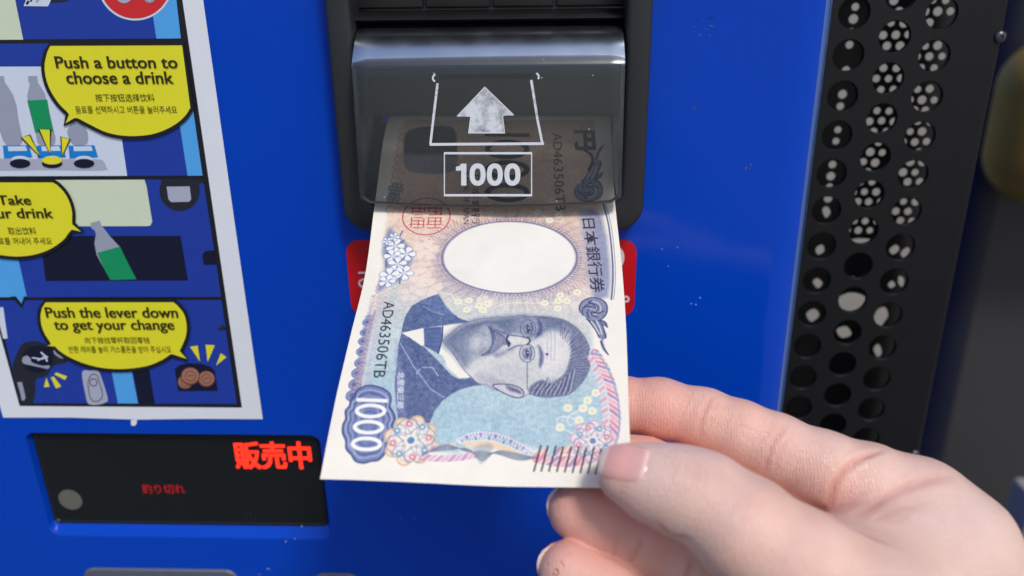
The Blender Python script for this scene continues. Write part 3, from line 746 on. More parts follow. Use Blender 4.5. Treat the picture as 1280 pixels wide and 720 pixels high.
def win(P, pad):
    i0, i1 = int(max(0, (P[:, 0].min()-pad)/DU)), int(min(NU, (P[:, 0].max()+pad)/DU+2))
    j0, j1 = int(max(0, (P[:, 1].min()-pad)/DU)), int(min(NV, (P[:, 1].max()+pad)/DU+2))
    return slice(i0, max(i0, i1)), slice(j0, max(j0, j1))
def sdist(P, sl, closed=True):
    """distance to a polyline and whether inside, on a window of the grid"""
    u, v = UU[sl], VV[sl]; best = np.full(u.shape, 1e9); ins_ = np.zeros(u.shape, bool); n = len(P)
    for i in range(n if closed else n-1):
        a, b = P[i], P[(i+1) % n]; d = b-a; L2 = d @ d + 1e-12
        t = np.clip(((u-a[0])*d[0]+(v-a[1])*d[1])/L2, 0, 1)
        best = np.minimum(best, (u-a[0]-t*d[0])**2 + (v-a[1]-t*d[1])**2)
        if closed:
            cnd = (a[1] > v) != (b[1] > v)
            with np.errstate(divide='ignore', invalid='ignore'): xi = (b[0]-a[0])*(v-a[1])/(b[1]-a[1]+1e-15)+a[0]
            ins_ ^= cnd & (u < xi)
    return np.sqrt(best), ins_
def blend(sl, cov, col):
    if callable(col): col = col(UU[sl], VV[sl])
    col = np.asarray(col, np.float32); IMG[sl] = IMG[sl]*(1-cov[..., None]) + col*cov[..., None]
def fill(pts, col, alpha=1.0, soft=0.12, mm=False):
    P = np.asarray(pts, float) if mm else B(pts)
    sl = win(P, soft*2)
    if 0 in UU[sl].shape: return None
    d, i = sdist(P, sl); cov = np.clip(.5 + np.where(i, d, -d)/(2*soft), 0, 1)*alpha
    blend(sl, cov, col); return sl, cov
def pen(pts, col, w, alpha=1.0, closed=False, mm=False, soft=0.08):
    P = np.asarray(pts, float) if mm else B(pts)
    sl = win(P, w+soft*2)
    if 0 in UU[sl].shape: return
    d, _ = sdist(P, sl, closed); blend(sl, np.clip((w/2+soft-d)/(2*soft), 0, 1)*alpha, col)
def disc(c, r, col, alpha=1.0, soft=.1):
    sl = win(np.array([c]), r+soft*2)
    if 0 in UU[sl].shape: return
    d = np.hypot(UU[sl]-c[0], VV[sl]-c[1]); blend(sl, np.clip(.5+(r-d)/(2*soft), 0, 1)*alpha, col)
def type_(st, u0, u1, v0, v1, col, alpha=1.0, bold=0.0, shear=0.0, du_dv=0.0, per=False):
    """lettering that reads along +u with its tops towards +v"""
    V, T, _ = text_tris(st, bold)
    p = np.stack([u0+V[:, 0]*(u1-u0), v0+V[:, 1]*(v1-v0) + shear*(V[:, 0]-.5)], 1)
    p[:, 0] += du_dv*(V[:, 1]-.5)
    sl = win(p, .3); acc = np.zeros(UU[sl].shape); i0, j0 = sl[0].start, sl[1].start
    SS = (-.33, 0, .33)
    for t in T:
        a, b, c = p[t[0]], p[t[1]], p[t[2]]
        lo = np.floor((np.minimum(np.minimum(a, b), c))/DU).astype(int)-1; hi = np.ceil(np.maximum(np.maximum(a, b), c)/DU).astype(int)+2
        ii = np.arange(max(lo[0], i0), min(hi[0], sl[0].stop)); jj = np.arange(max(lo[1], j0), min(hi[1], sl[1].stop))
        if len(ii) == 0 or len(jj) == 0: continue
        den = (b[0]-a[0])*(c[1]-a[1])-(c[0]-a[0])*(b[1]-a[1])
        if abs(den) < 1e-12: continue
        for su in SS:
            for sv in SS:
                x = (ii[:, None]+su)*DU-a[0]; y = (jj[None, :]+sv)*DU-a[1]
                w1 = (x*(c[1]-a[1])-(c[0]-a[0])*y)/den; w2 = ((b[0]-a[0])*y-x*(b[1]-a[1]))/den
                acc[ii[0]-i0:ii[-1]+1-i0, jj[0]-j0:jj[-1]+1-j0] += ((w1 >= 0) & (w2 >= 0) & (w1+w2 <= 1))/9.0
    blend(sl, np.clip(acc, 0, 1)*alpha, col)
def type_px(st, top, bot, x0, x1, col, alpha=1.0, bold=0.0, follow=True):
    """top/bot: rows where the string starts and ends; x0/x1: columns of the glyph feet and tops at (start, end)"""
    xa, xb = x0; ya, yb = x1
    p = B([(xa, top), (ya, top), (xb, bot), (yb, bot)])
    u0, u1 = (p[0, 0]+p[1, 0])/2, (p[2, 0]+p[3, 0])/2
    v0, v1 = (p[0, 1]+p[2, 1])/2, (p[1, 1]+p[3, 1])/2
    type_(st, u0, u1, v0, v1, col, alpha, bold, shear=((p[2, 1]+p[3, 1])-(p[0, 1]+p[1, 1]))/2)
def fbm(shape, cell, seed):
    r = np.random.default_rng(seed); out = np.zeros(shape); amp = 1
    for o in range(4):
        c = max(2, int(cell/2**o)); g = r.random((shape[0]//c+3, shape[1]//c+3))
        i = np.arange(shape[0])/c; j = np.arange(shape[1])/c; a, b = i.astype(int), j.astype(int); fi, fj = (i-a)[:, None], (j-b)[None, :]
        fi, fj = fi*fi*(3-2*fi), fj*fj*(3-2*fj)
        out += amp*((g[a][:, b]*(1-fj)+g[a][:, b+1]*fj)*(1-fi) + (g[a+1][:, b]*(1-fj)+g[a+1][:, b+1]*fj)*fi); amp *= .5
    return out/1.875
NOISE = fbm((NU, NV), 40, 3)

INK, INK2, PURP = (66, 78, 142), (104, 120, 176), (70, 66, 118)
# --- tinted ground: peach at the slot end, grey in the middle, light blue at the other end
ustops = B([(640, 150), (640, 270), (640, 350), (640, 385), (640, 430), (640, 500), (640, 575)])[:, 0]
cstops = np.array([(210, 186, 172), (232, 201, 184), (226, 205, 197), (204, 206, 208), (186, 206, 216), (164, 198, 218), (156, 196, 220)], float)
def tint(u, v):
    w = u + (v-38)*-.10
    return np.stack([np.interp(w, ustops, cstops[:, k]) for k in range(3)], -1)
left_edge = [(507, 150), (497, 205), (487, 262), (480, 300), (478, 340), (470, 375), (462, 420), (455, 470), (452, 500)]
field = left_edge + [(470, 520), (520, 562), (570, 566), (620, 545), (655, 556), (690, 566), (738, 552), (758, 530), (760, 500), (752, 470), (742, 445), (738, 400), (750, 375), (757, 340), (755, 300), (751, 262), (748, 205), (742, 150)]
sl, cov = fill(field, tint, .95, soft=.9)
m = np.zeros((NU, NV)); m[sl] = cov
# fine line work over the tint: crossing wave families and a grain of tiny loops
w1 = np.sin((UU*1.0+.9*np.sin(VV*1.1))*2*math.pi/.95); w2 = np.sin((VV+.8*np.sin(UU*.9))*2*math.pi/.95)
g = (np.maximum(w1, w2)-.35)*9 + (NOISE-.5)*16
grain = fbm((NU, NV), 5, 11)-.5
IMG += ((g + grain*46)*m)[..., None]*np.array([1.0, .8, .55])
# rays round the oval
oc = B([(637, 320.5)])[0]; orx, orv = (B([(637, 366)])[0]-B([(637, 275)])[0])[0]/2, (B([(720.5, 320)])[0]-B([(552, 320)])[0])[1]/2
q = np.hypot((UU-oc[0])/orx, (VV-oc[1])/orv); th = np.arctan2((VV-oc[1])/orv, (UU-oc[0])/orx)
rays = (np.sin(th*46) > .72)*np.clip((1.62-q)/.3, 0, 1)*(q > 1)*m
IMG -= rays[..., None]*np.array([26, 26, 12])*.55
ringz = np.exp(-((q-1.10)/.07)**2)*m*(.6+.4*np.sin(th*150))
IMG -= ringz[..., None]*np.array([44, 40, 12])
lace = np.exp(-((q-1.24)/.09)**2)*(np.abs(np.sin(th*1.0)) > .35)*(np.abs(np.cos(th)) > .35)*m*(.5+.5*np.sin(th*120+q*60))
IMG -= lace[..., None]*np.array([34, 32, 14])
cv = np.clip((1.0-q)/.035, 0, 1)
mark = fbm((NU, NV), 90, 5)
IMG[:] = IMG*(1-cv[..., None]) + (np.array([236, 236, 234]) + ((mark-.5)*12)[..., None])*cv[..., None]
rim = np.exp(-((q-1.0)/.022)**2); IMG[:] = IMG*(1-.8*rim[..., None]) + np.array([86, 92, 150])*.8*rim[..., None]
beads = np.exp(-((q-1.055)/.02)**2)*(np.sin(th*110) > 0); IMG[:] = IMG*(1-.6*beads[..., None]) + np.array([92, 96, 150])*.6*beads[..., None]
# pale petals
def flower(c, r, n, col, edge=None, ph=0.0, alpha=1.0, core=None, notch=.25):
    for k in range(n):
        a = ph + 2*math.pi*k/n; ca, sa = math.cos(a), math.sin(a)
        pet = [(.15, 0), (.45, .26), (.8, .33), (1.0, .16), (1.0-notch*.5, 0), (1.0, -.16), (.8, -.33), (.45, -.26)]
        P = np.array([(c[0]+r*(x*ca-y*sa), c[1]+r*(x*sa+y*ca)) for x, y in cr(pet, 3)])
        fill(P, col, alpha, .1, mm=True)
        if edge is not None: pen(P, edge, .16, .9, True, mm=True)
    if core is not None: disc(c, r*.22, core)
for x, y, r in ((533, 313, 4.2), (525, 345, 3.6), (536, 360, 4.2), (514, 368, 3.2), (606, 378, 2.6)): flower(B([(x, y)])[0], r, 5, (240, 222, 214), None, .5, .75)
# scroll band on the right with the issuer's name
band = [(722, 262), (741, 262), (752, 270), (759, 300), (762, 330), (763, 355), (760, 372), (742, 376), (733, 340), (728, 300)]
def bandcol(u, v):
    t = np.clip((v-60)/9, 0, 1); return np.stack([224-t*92, 208-t*68, 206-t*20], -1)
fill(band, bandcol, .85, .8)
for off, w, c in ((0, .5, (90, 98, 150)), (3, .2, (120, 128, 170))): pen(cr([(754+off, 255), (761+off, 285), (765+off, 320), (766+off, 350), (764+off, 375)], 5, False), c, w)
def scroll(pts, col=(64, 72, 122)):
    pen(cr(pts, 8, False), col, .55); 
def volute(cx, cy, r0, turns, ph, sgn=1, w=.6, col=(60, 68, 118)):
    P = [(cx + r0*(1-t)*math.cos(ph+sgn*turns*6.283*t)*1.0, cy + r0*.8*(1-t)*math.sin(ph+sgn*turns*6.283*t)) for t in np.linspace(0, .96, 36)]
    pen(P, col, w)
def ornament(cx, cy, sc, flip):
    """carved scroll: a curled head and acanthus leaves trailing from it (traced shape, px from the head's centre)"""
    O = lambda pts: [(cx+sc*x, cy+flip*sc*y) for x, y in pts]
    D, Mi, Li = (66, 74, 124), (122, 132, 172), (212, 218, 230)
    fill(O(cr([(-9, 11), (-2, 20), (4, 29), (8, 38), (15, 41), (20, 38), (18, 30), (14, 22), (10, 12), (2, 8)], 4)), Mi); fill(O(cr([(14, 40), (16, 48), (19, 56), (22, 63), (16, 58), (12, 50), (11, 44)], 3)), Mi)
    fill(O(cr([(8, 14), (15, 14), (20, 18), (21, 24), (16, 22), (11, 20)], 3)), Mi)
    fill(O(cr([(-19, -2), (-15, -13), (-3, -18), (10, -16), (19, -9), (20, 3), (13, 12), (2, 15), (-10, 11)], 4)), (132, 142, 180))
    pen(O(cr([(-19, -2), (-15, -13), (-3, -18), (10, -16), (19, -9), (20, 3), (13, 12), (2, 15), (-10, 11)], 4)), D, .38, 1, True)
    sp = lambda k, r0: O([((r0-(r0-2)*t)*1.08*math.cos(k+5.6*t), -1+(r0-(r0-2)*t)*.86*math.sin(k+5.6*t)) for t in np.linspace(0, 1, 22)])
    pen(sp(2.2, 17), Li, .5); pen(sp(2.55, 15.5), D, .42); pen(sp(4.4, 15), D, .36); pen(sp(4.7, 14), Li, .3)
    for a_ in (.2, 1.1, 2.0, 3.4, 4.3): pen(O([(15*math.cos(a_), 12*math.sin(a_)-1), (10*math.cos(a_+.5), 8*math.sin(a_+.5)-1), (5*math.cos(a_+1.2), 4*math.sin(a_+1.2)-1)]), D, .45)
    for p in ([(-6, 14), (0, 22), (6, 31), (9, 38)], [(10, 14), (14, 22), (17, 31), (18, 38)], [(11, 43), (15, 52), (22, 63)], [(9, 14), (16, 16), (21, 24)]): pen(O(cr(p, 5, False)), D, .36)
    for p in ([(-2, 15), (4, 24), (9, 33)], [(5, 14), (10, 24), (13, 34)], [(15, 44), (18, 53)]): pen(O(cr(p, 5, False)), Li, .34)
ornament(741, 388, .88, 1); ornament(735, 236, .88, -1)
pen(cr([(729, 186), (738, 192), (741, 200), (736, 212)], 5, False), (58, 66, 112), 1.0)
type_px('日本銀行券', 273.5, 366, (727, 737), (742.5, 757), (52, 48, 78), 1, .01)
# yellow berries on looping stems
berries = [(572.7, 377.7), (586.2, 376), (583.8, 387.9), (598.7, 382.4), (609.3, 380), (603.4, 388.3), (681, 377.7), (700.3, 368.3), (698, 375.4), (708.5, 375.4), (697.2, 384.8), (721.5, 364.7), (745, 490.6), (734.5, 500), (710, 509.3), (729, 510), (740.4, 513.5), (724, 525), (700, 533.5), (672, 264.5), (687, 274.5), (699, 268.5), (690, 250)]
for p in ([(563, 367), (572, 378), (590, 384), (603, 388)], [(681, 378), (697, 376), (721, 365)], [(620, 384), (640, 378), (681, 378)], [(651, 262), (672, 265), (687, 274), (704, 276), (699, 262)], [(724, 525), (712, 531), (711, 520), (729, 510)], [(724, 525), (705, 520), (696, 524), (700, 533), (716, 541)], [(745, 490), (734, 500), (729, 510)]):
    pen(cr(p, 6, False), (232, 234, 228), .3, .9)
for p in berries:
    c = B([p])[0]; disc(c, 1.15, (236, 238, 222)); disc(c, .78, (232, 233, 200)); disc(c, .35, (214, 212, 166), .8)
# left-hand border: cloud scallops, hatched strip, blossom cluster
fill([(463, 394), (457, 396), (440, 502), (449, 502), (468, 396)], (142, 156, 202), .9, .4)
for k, (x, y, r) in enumerate(((459, 404, 4.6), (456, 417, 4.4), (454, 428, 4.6), (452, 441, 4.8), (450, 455, 5), (447, 468, 5.4), (444, 482, 5.8), (441, 496, 6))):
    c = B([(x, y)])[0]; disc(c, r/3.4, (104, 118, 176)); disc(c, r/3.4*.78, (150, 164, 208)); disc(c, r/3.4*.6, (112, 126, 184)); disc(c, r/3.4*.3, (88, 102, 164))
edge_l = [(469, 390), (462, 420), (456, 450), (450, 480), (447, 494)]
pen(edge_l, (150, 160, 200), .5); 
for t in np.linspace(0, 1, 26):
    x = 492-28*t; y = 358+132*t
    for dx, c in ((0, (236, 164, 158)), (10, (206, 176, 200)), (20, (150, 190, 216))):
        pen([(x+dx-22, y+1.5), (x+dx-18, y-2.5), (x+dx-14, y+1.5)], c, .28, .8)
for y in np.arange(160, 262, 9.0): pen(cr([(505-(y-150)*.17, y), (501-(y-150)*.17, y+4.5), (505-(y-150)*.17, y+9)], 4, False), (222, 168, 150), .5, .8)
for x, y, r in ((495, 237, 2.5), (492, 249, 2.2)):
    flower(B([(x, y)])[0], r, 6, (150, 160, 190), (56, 62, 96), .3, .6)
fill(cr([(487, 286), (498, 296), (508, 304), (516, 316), (514, 330), (506, 342), (500, 352), (484, 358), (472, 366), (474, 352), (482, 336), (478, 316), (481, 300)], 4), (112, 136, 186), .8, .7)
for k in range(14):
    a = random.random()*6.28; x = 494+random.uniform(-12, 12); y = 325+random.uniform(-32, 30)
    pen([(x, y), (x+8*math.cos(a), y+7*math.sin(a))], (70, 94, 158), .5, .7)
for x, y, r in ((494, 308, 3.0), (508, 318, 3.0), (491, 321, 2.7), (497, 331, 2.9), (505, 342, 3.0), (487, 345, 3.1), (484, 352, 2.6), (493, 297, 1.7), (484, 302, 1.5)):
    flower(B([(x, y)])[0], r, 5, (234, 238, 246), (96, 116, 176), random.random(), 1, (206, 210, 222), .1)
type_px('第三回改刷整版', 369, 398, (464, 458), (469, 463), (92, 104, 150), .7)
# serial numbers
type_px('AD463506TB', 378, 474, (480, 467), (494, 481), (34, 34, 52), 1, 0)
type_px('AD463506TB', 166, 263, (690, 695), (702, 706.5), (58, 56, 66), .95, 0)
# items under the visor
fill([(606, 166), (662, 166.5), (662, 171), (606, 170.5)], (58, 52, 66))
for cy in (186, 211.5, 240): pen(circ(634, cy, 24.5, 9.3, n=36), (58, 52, 66), 1.75, 1, True)
type_px('円', 162, 187, (717, 718), (743, 745), (66, 58, 66), 1, .045)
FU = B([(540, 194)])[0][0]
def foil(u, v):  # foil's reflection painted into its colour: dark slot end, streaky silver beyond
    t = np.clip((u-FU)/2.2+.5, 0, 1)*(.75+.25*np.sin(u*9+np.sin(v*2.1)*1.3)); return np.stack([66+96*t, 66+104*t, 78+114*t], -1)
fill(cr([(510, 165), (540, 158), (566, 160), (571, 178), (571, 205), (562, 216), (530, 218), (508, 212), (505, 190)], 4), foil, .9, .4)
type_px('BANK OF JAPAN', 215, 280, (577, 577), (586, 586.5), (64, 62, 88), .95)
type_px('日本銀行', 218, 281, (590, 590), (599, 600), (64, 58, 84), .95)
# red seal
sc_ = B([(533, 271)])[0]; SR = 7.4; RD = (206, 70, 84)
pen([(sc_[0]+SR*math.cos(a), sc_[1]+SR*math.sin(a)) for a in np.linspace(0, 6.283, 48)], RD, .38, 1, True, mm=True)
rr = random.Random(4)
for ci in (-1, 1):
    for cj in (-1, 1):
        x0, y0 = sc_[0]+ci*2.6, sc_[1]+cj*2.6
        for t in (-2, -.7, .7, 2.0):
            a = rr.choice((1.2, 2.1, 2.2)); b_ = rr.uniform(-.5, .5)
            pen([(x0+t, y0-a+b_), (x0+t, y0+a+b_*.3)], RD, .36, .95, mm=True)
        for t in (-1.9, .3, 1.9):
            pen([(x0-2+rr.random(), y0+t), (x0+rr.uniform(.2, 2), y0+t)], RD, .36, .95, mm=True)

# --- portrait: a man with moustache and round spectacles, engraved
def Z(pts): return [(470+x/4.234, 360+y/4.234) for x, y in pts]
suit_a = [(330, 35), (300, 45), (240, 70), (190, 100), (160, 150), (142, 200), (136, 243), (250, 217), (400, 195), (500, 184), (440, 163), (400, 132), (370, 100), (345, 60)]
suit_b = [(136, 243), (120, 300), (112, 400), (100, 520), (108, 620), (120, 720), (285, 716), (310, 655), (350, 600), (400, 562), (440, 540), (505, 520), (560, 512), (505, 475), (440, 482), (400, 465), (330, 390), (250, 312)]
fill(Z(suit_a), (84, 106, 160), 1); fill(Z(suit_b), (86, 104, 158), 1)
fill(Z([(240, 70), (330, 35), (345, 60), (370, 100), (400, 132), (360, 150), (290, 120)]), (98, 122, 182), .6, .6)
fill([(495, 425), (505, 470), (508, 524), (497, 520)], (126, 146, 196), .55, .8)
pen(Z([(130, 300), (200, 420), (290, 540), (360, 580)]), (152, 168, 208), .3); pen(Z([(215, 460), (240, 425), (300, 425), (330, 470)]), (158, 172, 210), .35); pen(Z([(170, 250), (210, 330), (240, 430)]), (60, 78, 140), .4, .7); pen(Z([(250, 100), (300, 130), (360, 145)]), (140, 158, 202), .3)
fill(Z([(143, 243), (250, 218), (257, 300), (243, 312)]), (236, 234, 228)); fill(Z([(253, 216), (345, 208), (351, 270), (330, 352), (257, 312)]), (86, 108, 168))
for k in range(5): pen(Z([(260, 225+22*k), (345, 218+24*k)]), (60, 80, 140), .25, .7)
fill(Z([(353, 207), (492, 189), (440, 232), (355, 287)]), (238, 236, 230)); fill(Z([(358, 285), (330, 350), (360, 370), (376, 420), (440, 477), (503, 472), (432, 382), (397, 332)]), (236, 234, 228))
pen(Z([(353, 207), (351, 270), (330, 352)]), (60, 76, 136), .4); pen(Z([(360, 285), (398, 332), (432, 382), (503, 472)]), (60, 70, 124), .4)
head = [(355, 285), (400, 240), (440, 208), (480, 188), (520, 174), (570, 164), (650, 155), (715, 150), (745, 143), (775, 142), (800, 150), (830, 146), (880, 148), (940, 155), (1000, 170), (1050, 200), (1090, 240), (1120, 290), (1135, 350), (1130, 420), (1110, 470), (1070, 520), (1020, 560), (960, 570), (900, 575), (850, 568), (810, 555), (780, 572), (745, 575), (700, 562), (660, 542), (620, 530), (590, 512), (540, 502), (505, 472), (470, 440), (432, 382), (398, 334)]
hsl, hcov = fill(Z(cr(head, 3)), (202, 206, 212), 1)
def tone(pts, col, a, soft): fill(Z(cr(pts, 3)), col, a, soft)
SH = (94, 110, 152)
tone([(355, 285), (440, 208), (520, 176), (650, 156), (745, 144), (790, 150), (740, 190), (720, 225), (690, 240), (640, 215), (600, 205), (560, 215), (520, 240), (480, 270), (470, 320), (490, 380), (470, 420), (420, 360)], SH, .92, 1.5)
tone([(400, 300), (480, 235), (560, 215), (612, 250), (618, 300), (590, 345), (530, 372), (470, 380), (430, 350)], (124, 138, 170), .7, 1.3)
tone([(505, 285), (535, 258), (562, 262), (566, 292), (548, 322), (515, 330)], (206, 206, 218), .8, 1.2)
tone([(572, 268), (592, 262), (602, 284), (590, 312), (574, 304)], (190, 192, 210), .8, .7)
tone([(540, 460), (600, 450), (660, 470), (690, 510), (640, 530), (560, 500)], (160, 164, 190), .7, 1.2)
tone([(600, 400), (660, 380), (740, 400), (770, 450), (700, 480), (620, 450)], (222, 220, 226), .7, 1.5)
tone([(790, 150), (840, 148), (960, 162), (1010, 190), (1040, 235), (1000, 240), (950, 220), (900, 230), (870, 250), (880, 200), (850, 165)], SH, .85, 1.3)
tone([(800, 150), (860, 170), (880, 215), (860, 255), (820, 268), (800, 262), (760, 246), (700, 244), (660, 232), (700, 200), (750, 170)], (112, 124, 164), .7, 1.0)
tone([(700, 390), (760, 400), (790, 440), (780, 500), (700, 500), (640, 480), (600, 440), (620, 400)], (178, 184, 198), .5, 1.6)
tone([(890, 260), (960, 240), (1020, 270), (1030, 340), (1000, 400), (940, 440), (880, 450), (870, 380)], (222, 220, 226), .8, 1.6)
# moustache, mouth, nose
fill(Z(cr([(595, 203), (630, 218), (668, 245), (695, 268), (704, 284), (690, 296), (668, 302), (640, 330), (615, 346), (585, 356), (560, 357), (590, 338), (608, 318), (616, 290), (614, 255)], 3)), (80, 94, 146), .95, .5)
fill(Z(cr([(630, 262), (664, 262), (688, 280), (664, 296), (636, 322), (612, 338), (628, 300)], 3)), (118, 128, 172), .8, .6)
for k in range(12): pen(Z([(632+5*k, 236+3.2*k), (640+4*k, 268+1.5*k), (612+7*k, 336-4.5*k)]), ((196, 198, 216), (70, 78, 132))[k % 2], .2, .85)
pen(Z(cr([(596, 205), (612, 240), (617, 290), (600, 330), (562, 357)], 5, False)), (74, 86, 136), .35, .8)
tone([(618, 352), (690, 322), (760, 306), (790, 300), (770, 330), (700, 352), (640, 372)], (214, 214, 218), .6, 1.0)
tone([(695, 262), (730, 252), (790, 262), (795, 285), (760, 300), (715, 312), (700, 295)], (216, 216, 220), .7, .9)
pen(Z(cr([(700, 250), (690, 268), (697, 280), (708, 292), (702, 305)], 4, False)), (58, 66, 116), .6); fill(Z(circ(699, 290, 7, 11, n=14)), (52, 58, 104), .95, .3)
pen(Z(cr([(640, 222), (700, 245), (760, 252), (800, 262)], 4, False)), (92, 102, 148), .45, .8); tone([(620, 345), (680, 330), (745, 305), (700, 340), (640, 365)], (130, 138, 176), .8, .8)
pen(Z(cr([(700, 325), (740, 305), (770, 300)], 4, False)), (86, 94, 146), .4, .8)
# eyes, brows, spectacles
for cx, cy in ((808, 212), (803, 342)):
    fill(Z(circ(cx-6, cy, 28, 38, n=20)), (150, 158, 186), .7, 1.0)
    fill(Z(cr([(cx-10, cy-24), (cx+8, cy-8), (cx+9, cy+10), (cx-6, cy+28), (cx-12, cy+4)], 3)), (54, 62, 116), .95, .35)
    disc(B(Z([(cx+1, cy-3)]))[0], .2, (206, 210, 222))
    pen(Z([(cx+14, cy-30), (cx+22, cy), (cx+12, cy+32)]), (84, 92, 146), .5, .9); pen(Z([(cx-22, cy-22), (cx-26, cy+4), (cx-16, cy+28)]), (110, 118, 160), .4, .8)
    pen(Z(circ(cx-3, cy, 40, 47, n=30)), (92, 102, 142), .30, .8, True)
pen(Z(cr([(803, 258), (816, 276), (803, 296)], 5, False)), (58, 66, 118), .5); pen(Z([(800, 390), (801, 470), (800, 530)]), (92, 100, 144), .3, .8)
fill(Z(cr([(852, 160), (872, 172), (882, 200), (880, 228), (862, 250), (840, 262), (858, 228), (862, 200)], 3)), (76, 86, 142), .95, .4); fill(Z(cr([(858, 300), (876, 318), (886, 352), (884, 390), (868, 420), (862, 392), (866, 350)], 3)), (88, 96, 150), .9, .4)
for k, x in enumerate((905, 925, 945)): pen(Z([(x, 225), (x+3, 290), (x, 380)]), (150, 156, 186), .2, .6)
disc(B(Z([(905, 348)]))[0], .45, (90, 96, 146))
# hair, with combed strands
hair = [(830, 147), (880, 148), (940, 155), (1000, 170), (1050, 200), (1090, 240), (1120, 290), (1135, 350), (1130, 420), (1110, 470), (1070, 520), (1020, 560), (960, 570), (900, 575), (850, 568), (812, 552), (806, 532), (830, 505), (880, 482), (920, 500), (960, 482), (1000, 445), (1022, 390), (1032, 330), (1026, 270), (1040, 232), (1010, 198), (950, 178), (890, 164)]
fill(Z(cr(hair, 3)), (104, 114, 154), .95, .3)
for k in range(130):
    t = k/129; a = math.radians(-78+ 190*t)
    r0, r1 = 1.0, .72
    cx, cy = 945, 365
    p1 = (cx+188*math.cos(a), cy+208*math.sin(a)); p0 = (cx+(92+8*math.sin(k*2.1))*math.cos(a+.12), cy+(122+10*math.sin(k*1.3))*math.sin(a+.16)); pm = ((p0[0]+p1[0])/2+6*math.sin(k), (p0[1]+p1[1])/2+6)
    pen(Z([p0, pm, p1]), ((56, 64, 116), (160, 166, 198), (74, 82, 134), (196, 200, 218))[k % 4], .2, .45)
for k in range(26):
    x = 815+8*k; pen(Z([(x, 560-.0*k), (x+14, 535-6*math.sin(k)), (x+38, 505-(k > 14)*(k-14)*7)]), ((58, 66, 118), (190, 194, 214), (88, 96, 146))[k % 3], .3, .8)
# ear
fill(Z(cr([(615, 512), (660, 504), (710, 508), (755, 520), (782, 545), (776, 570), (745, 576), (700, 562), (655, 540)], 3)), (200, 198, 212), 1, .3)
pen(Z(cr([(615, 512), (660, 504), (710, 508), (755, 520), (782, 545), (776, 570), (745, 576), (700, 562), (655, 540)], 3)), (84, 92, 144), .35, 1, True)
fill(Z(cr([(688, 512), (720, 520), (760, 536), (772, 556), (745, 550), (712, 540), (696, 528)], 3)), (86, 92, 142), .9, .4)
pen(Z(cr(head, 3)), (84, 94, 138), .28, .55, True)
# the engraver's line screen over head and suit
hm = np.zeros((NU, NV)); hm[hsl] = hcov
scr = np.sin((VV+.25*np.sin(UU*.5))*2*math.pi/.62); scr2 = np.sin((UU*.8+VV*.6)*2*math.pi/.70)
IMG -= (hm*(8*scr + 6*scr2 + grain*30))[..., None]*np.array([1, .95, .6])
sm = np.zeros((NU, NV))
for P in (suit_a, suit_b):
    q_ = B(Z(P)); w_ = win(q_, .2); d_, i_ = sdist(q_, w_); sm[w_] = np.maximum(sm[w_], i_*1.0)
scr = np.sin((UU*.35+VV)*2*math.pi/.75)
IMG += (sm*(15*scr + (grain*50)))[..., None]*np.array([1, .95, .7])
type_px('北里柴三郎', 466, 512, (497, 496), (506, 505), (222, 226, 238), .95, .02)

# --- lower-left numeral cartouche
z3 = lambda pts: [(400+x/4, 430+y/4) for x, y in pts]
cart = [(185, 240), (215, 222), (245, 214), (280, 218), (312, 228), (345, 250), (356, 280), (350, 320), (366, 345), (376, 380), (362, 410), (366, 440), (344, 480), (330, 510), (322, 555), (290, 585), (255, 590), (220, 600), (180, 590), (160, 560), (134, 530), (132, 490), (116, 450), (118, 410), (132, 380), (130, 340), (150, 315), (156, 285), (176, 270)]
fill(z3(cr(cart, 4)), (110, 128, 186), 1); pen(z3(cr(cart, 4)), (66, 82, 148), .5, 1, True)
cc = np.array(cart).mean(0)
for sc2, col, w in ((.88, (160, 174, 214), .5), (.80, (72, 90, 154), .35), (.70, (146, 160, 206), .3), (.58, (78, 96, 158), .3), (.44, (150, 164, 208), .3), (.3, (78, 96, 158), .3)):
    pen(z3(cr([tuple(cc+(np.array(p)-cc)*sc2) for p in cart], 4)), col, w, .9, True)
fill([(446, 499), (485, 500.5), (485, 505), (446, 503.5)], (240, 242, 246))
for cx, cy in ((463.8, 515.2), (461, 535.2), (458.5, 556.2)): pen(circ(cx, cy, 17.2, 7.0, n=36), (240, 242, 246), 1.0, 1, True)
# --- rosettes
def rosette(px, py, R, n, cols, ph=0.0):
    c = B([(px, py)])[0]
    sl = win(np.array([c]), R+.5); u, v = UU[sl]-c[0], VV[sl]-c[1]; r = np.hypot(u, v); t = np.arctan2(v, u)+ph
    lob = R*(.80+.20*np.abs(np.cos(t*n/2)))
    q = r/lob
    fade = lambda a, b, s: np.clip((q-a)/s, 0, 1)*np.clip((b-q)/s, 0, 1)
    blend(sl, np.clip((1.0-q)/.05, 0, 1)*.9, (240, 236, 232))
    for a, b, col, al in cols: blend(sl, fade(a, b, .05)*al, col)
    # petals of the interlaced inner figure
    for n2, amp, w, col in ((n, .32, .045, cols[0][2]), (n, .25, .04, (70, 166, 206)), (n//2, .3, .035, (120, 130, 186))):
        for sgn in (1, -1):
            rr_ = R*(.55+amp*np.sin(sgn*t*n2/2+.5*sgn)); blend(sl, np.clip(1-np.abs(r-rr_)/(R*w), 0, 1)*.85*(q < .95), col)
    for k in range(n):
        a = 2*math.pi*(k+.5)/n-ph; fl = (c[0]+R*.62*math.cos(a), c[1]+R*.62*math.sin(a))
        disc(fl, R*.11, ((226, 110, 140), (70, 170, 210))[k % 2]); disc(fl, R*.055, (240, 226, 224))
    disc(c, R*.13, (84, 140, 204)); 
rosette(513.7, 551, 7.2, 8, [(.88, .99, (222, 160, 112), .95), (.72, .86, (238, 196, 170), .8), (.5, .7, (228, 206, 216), .8)], .2)
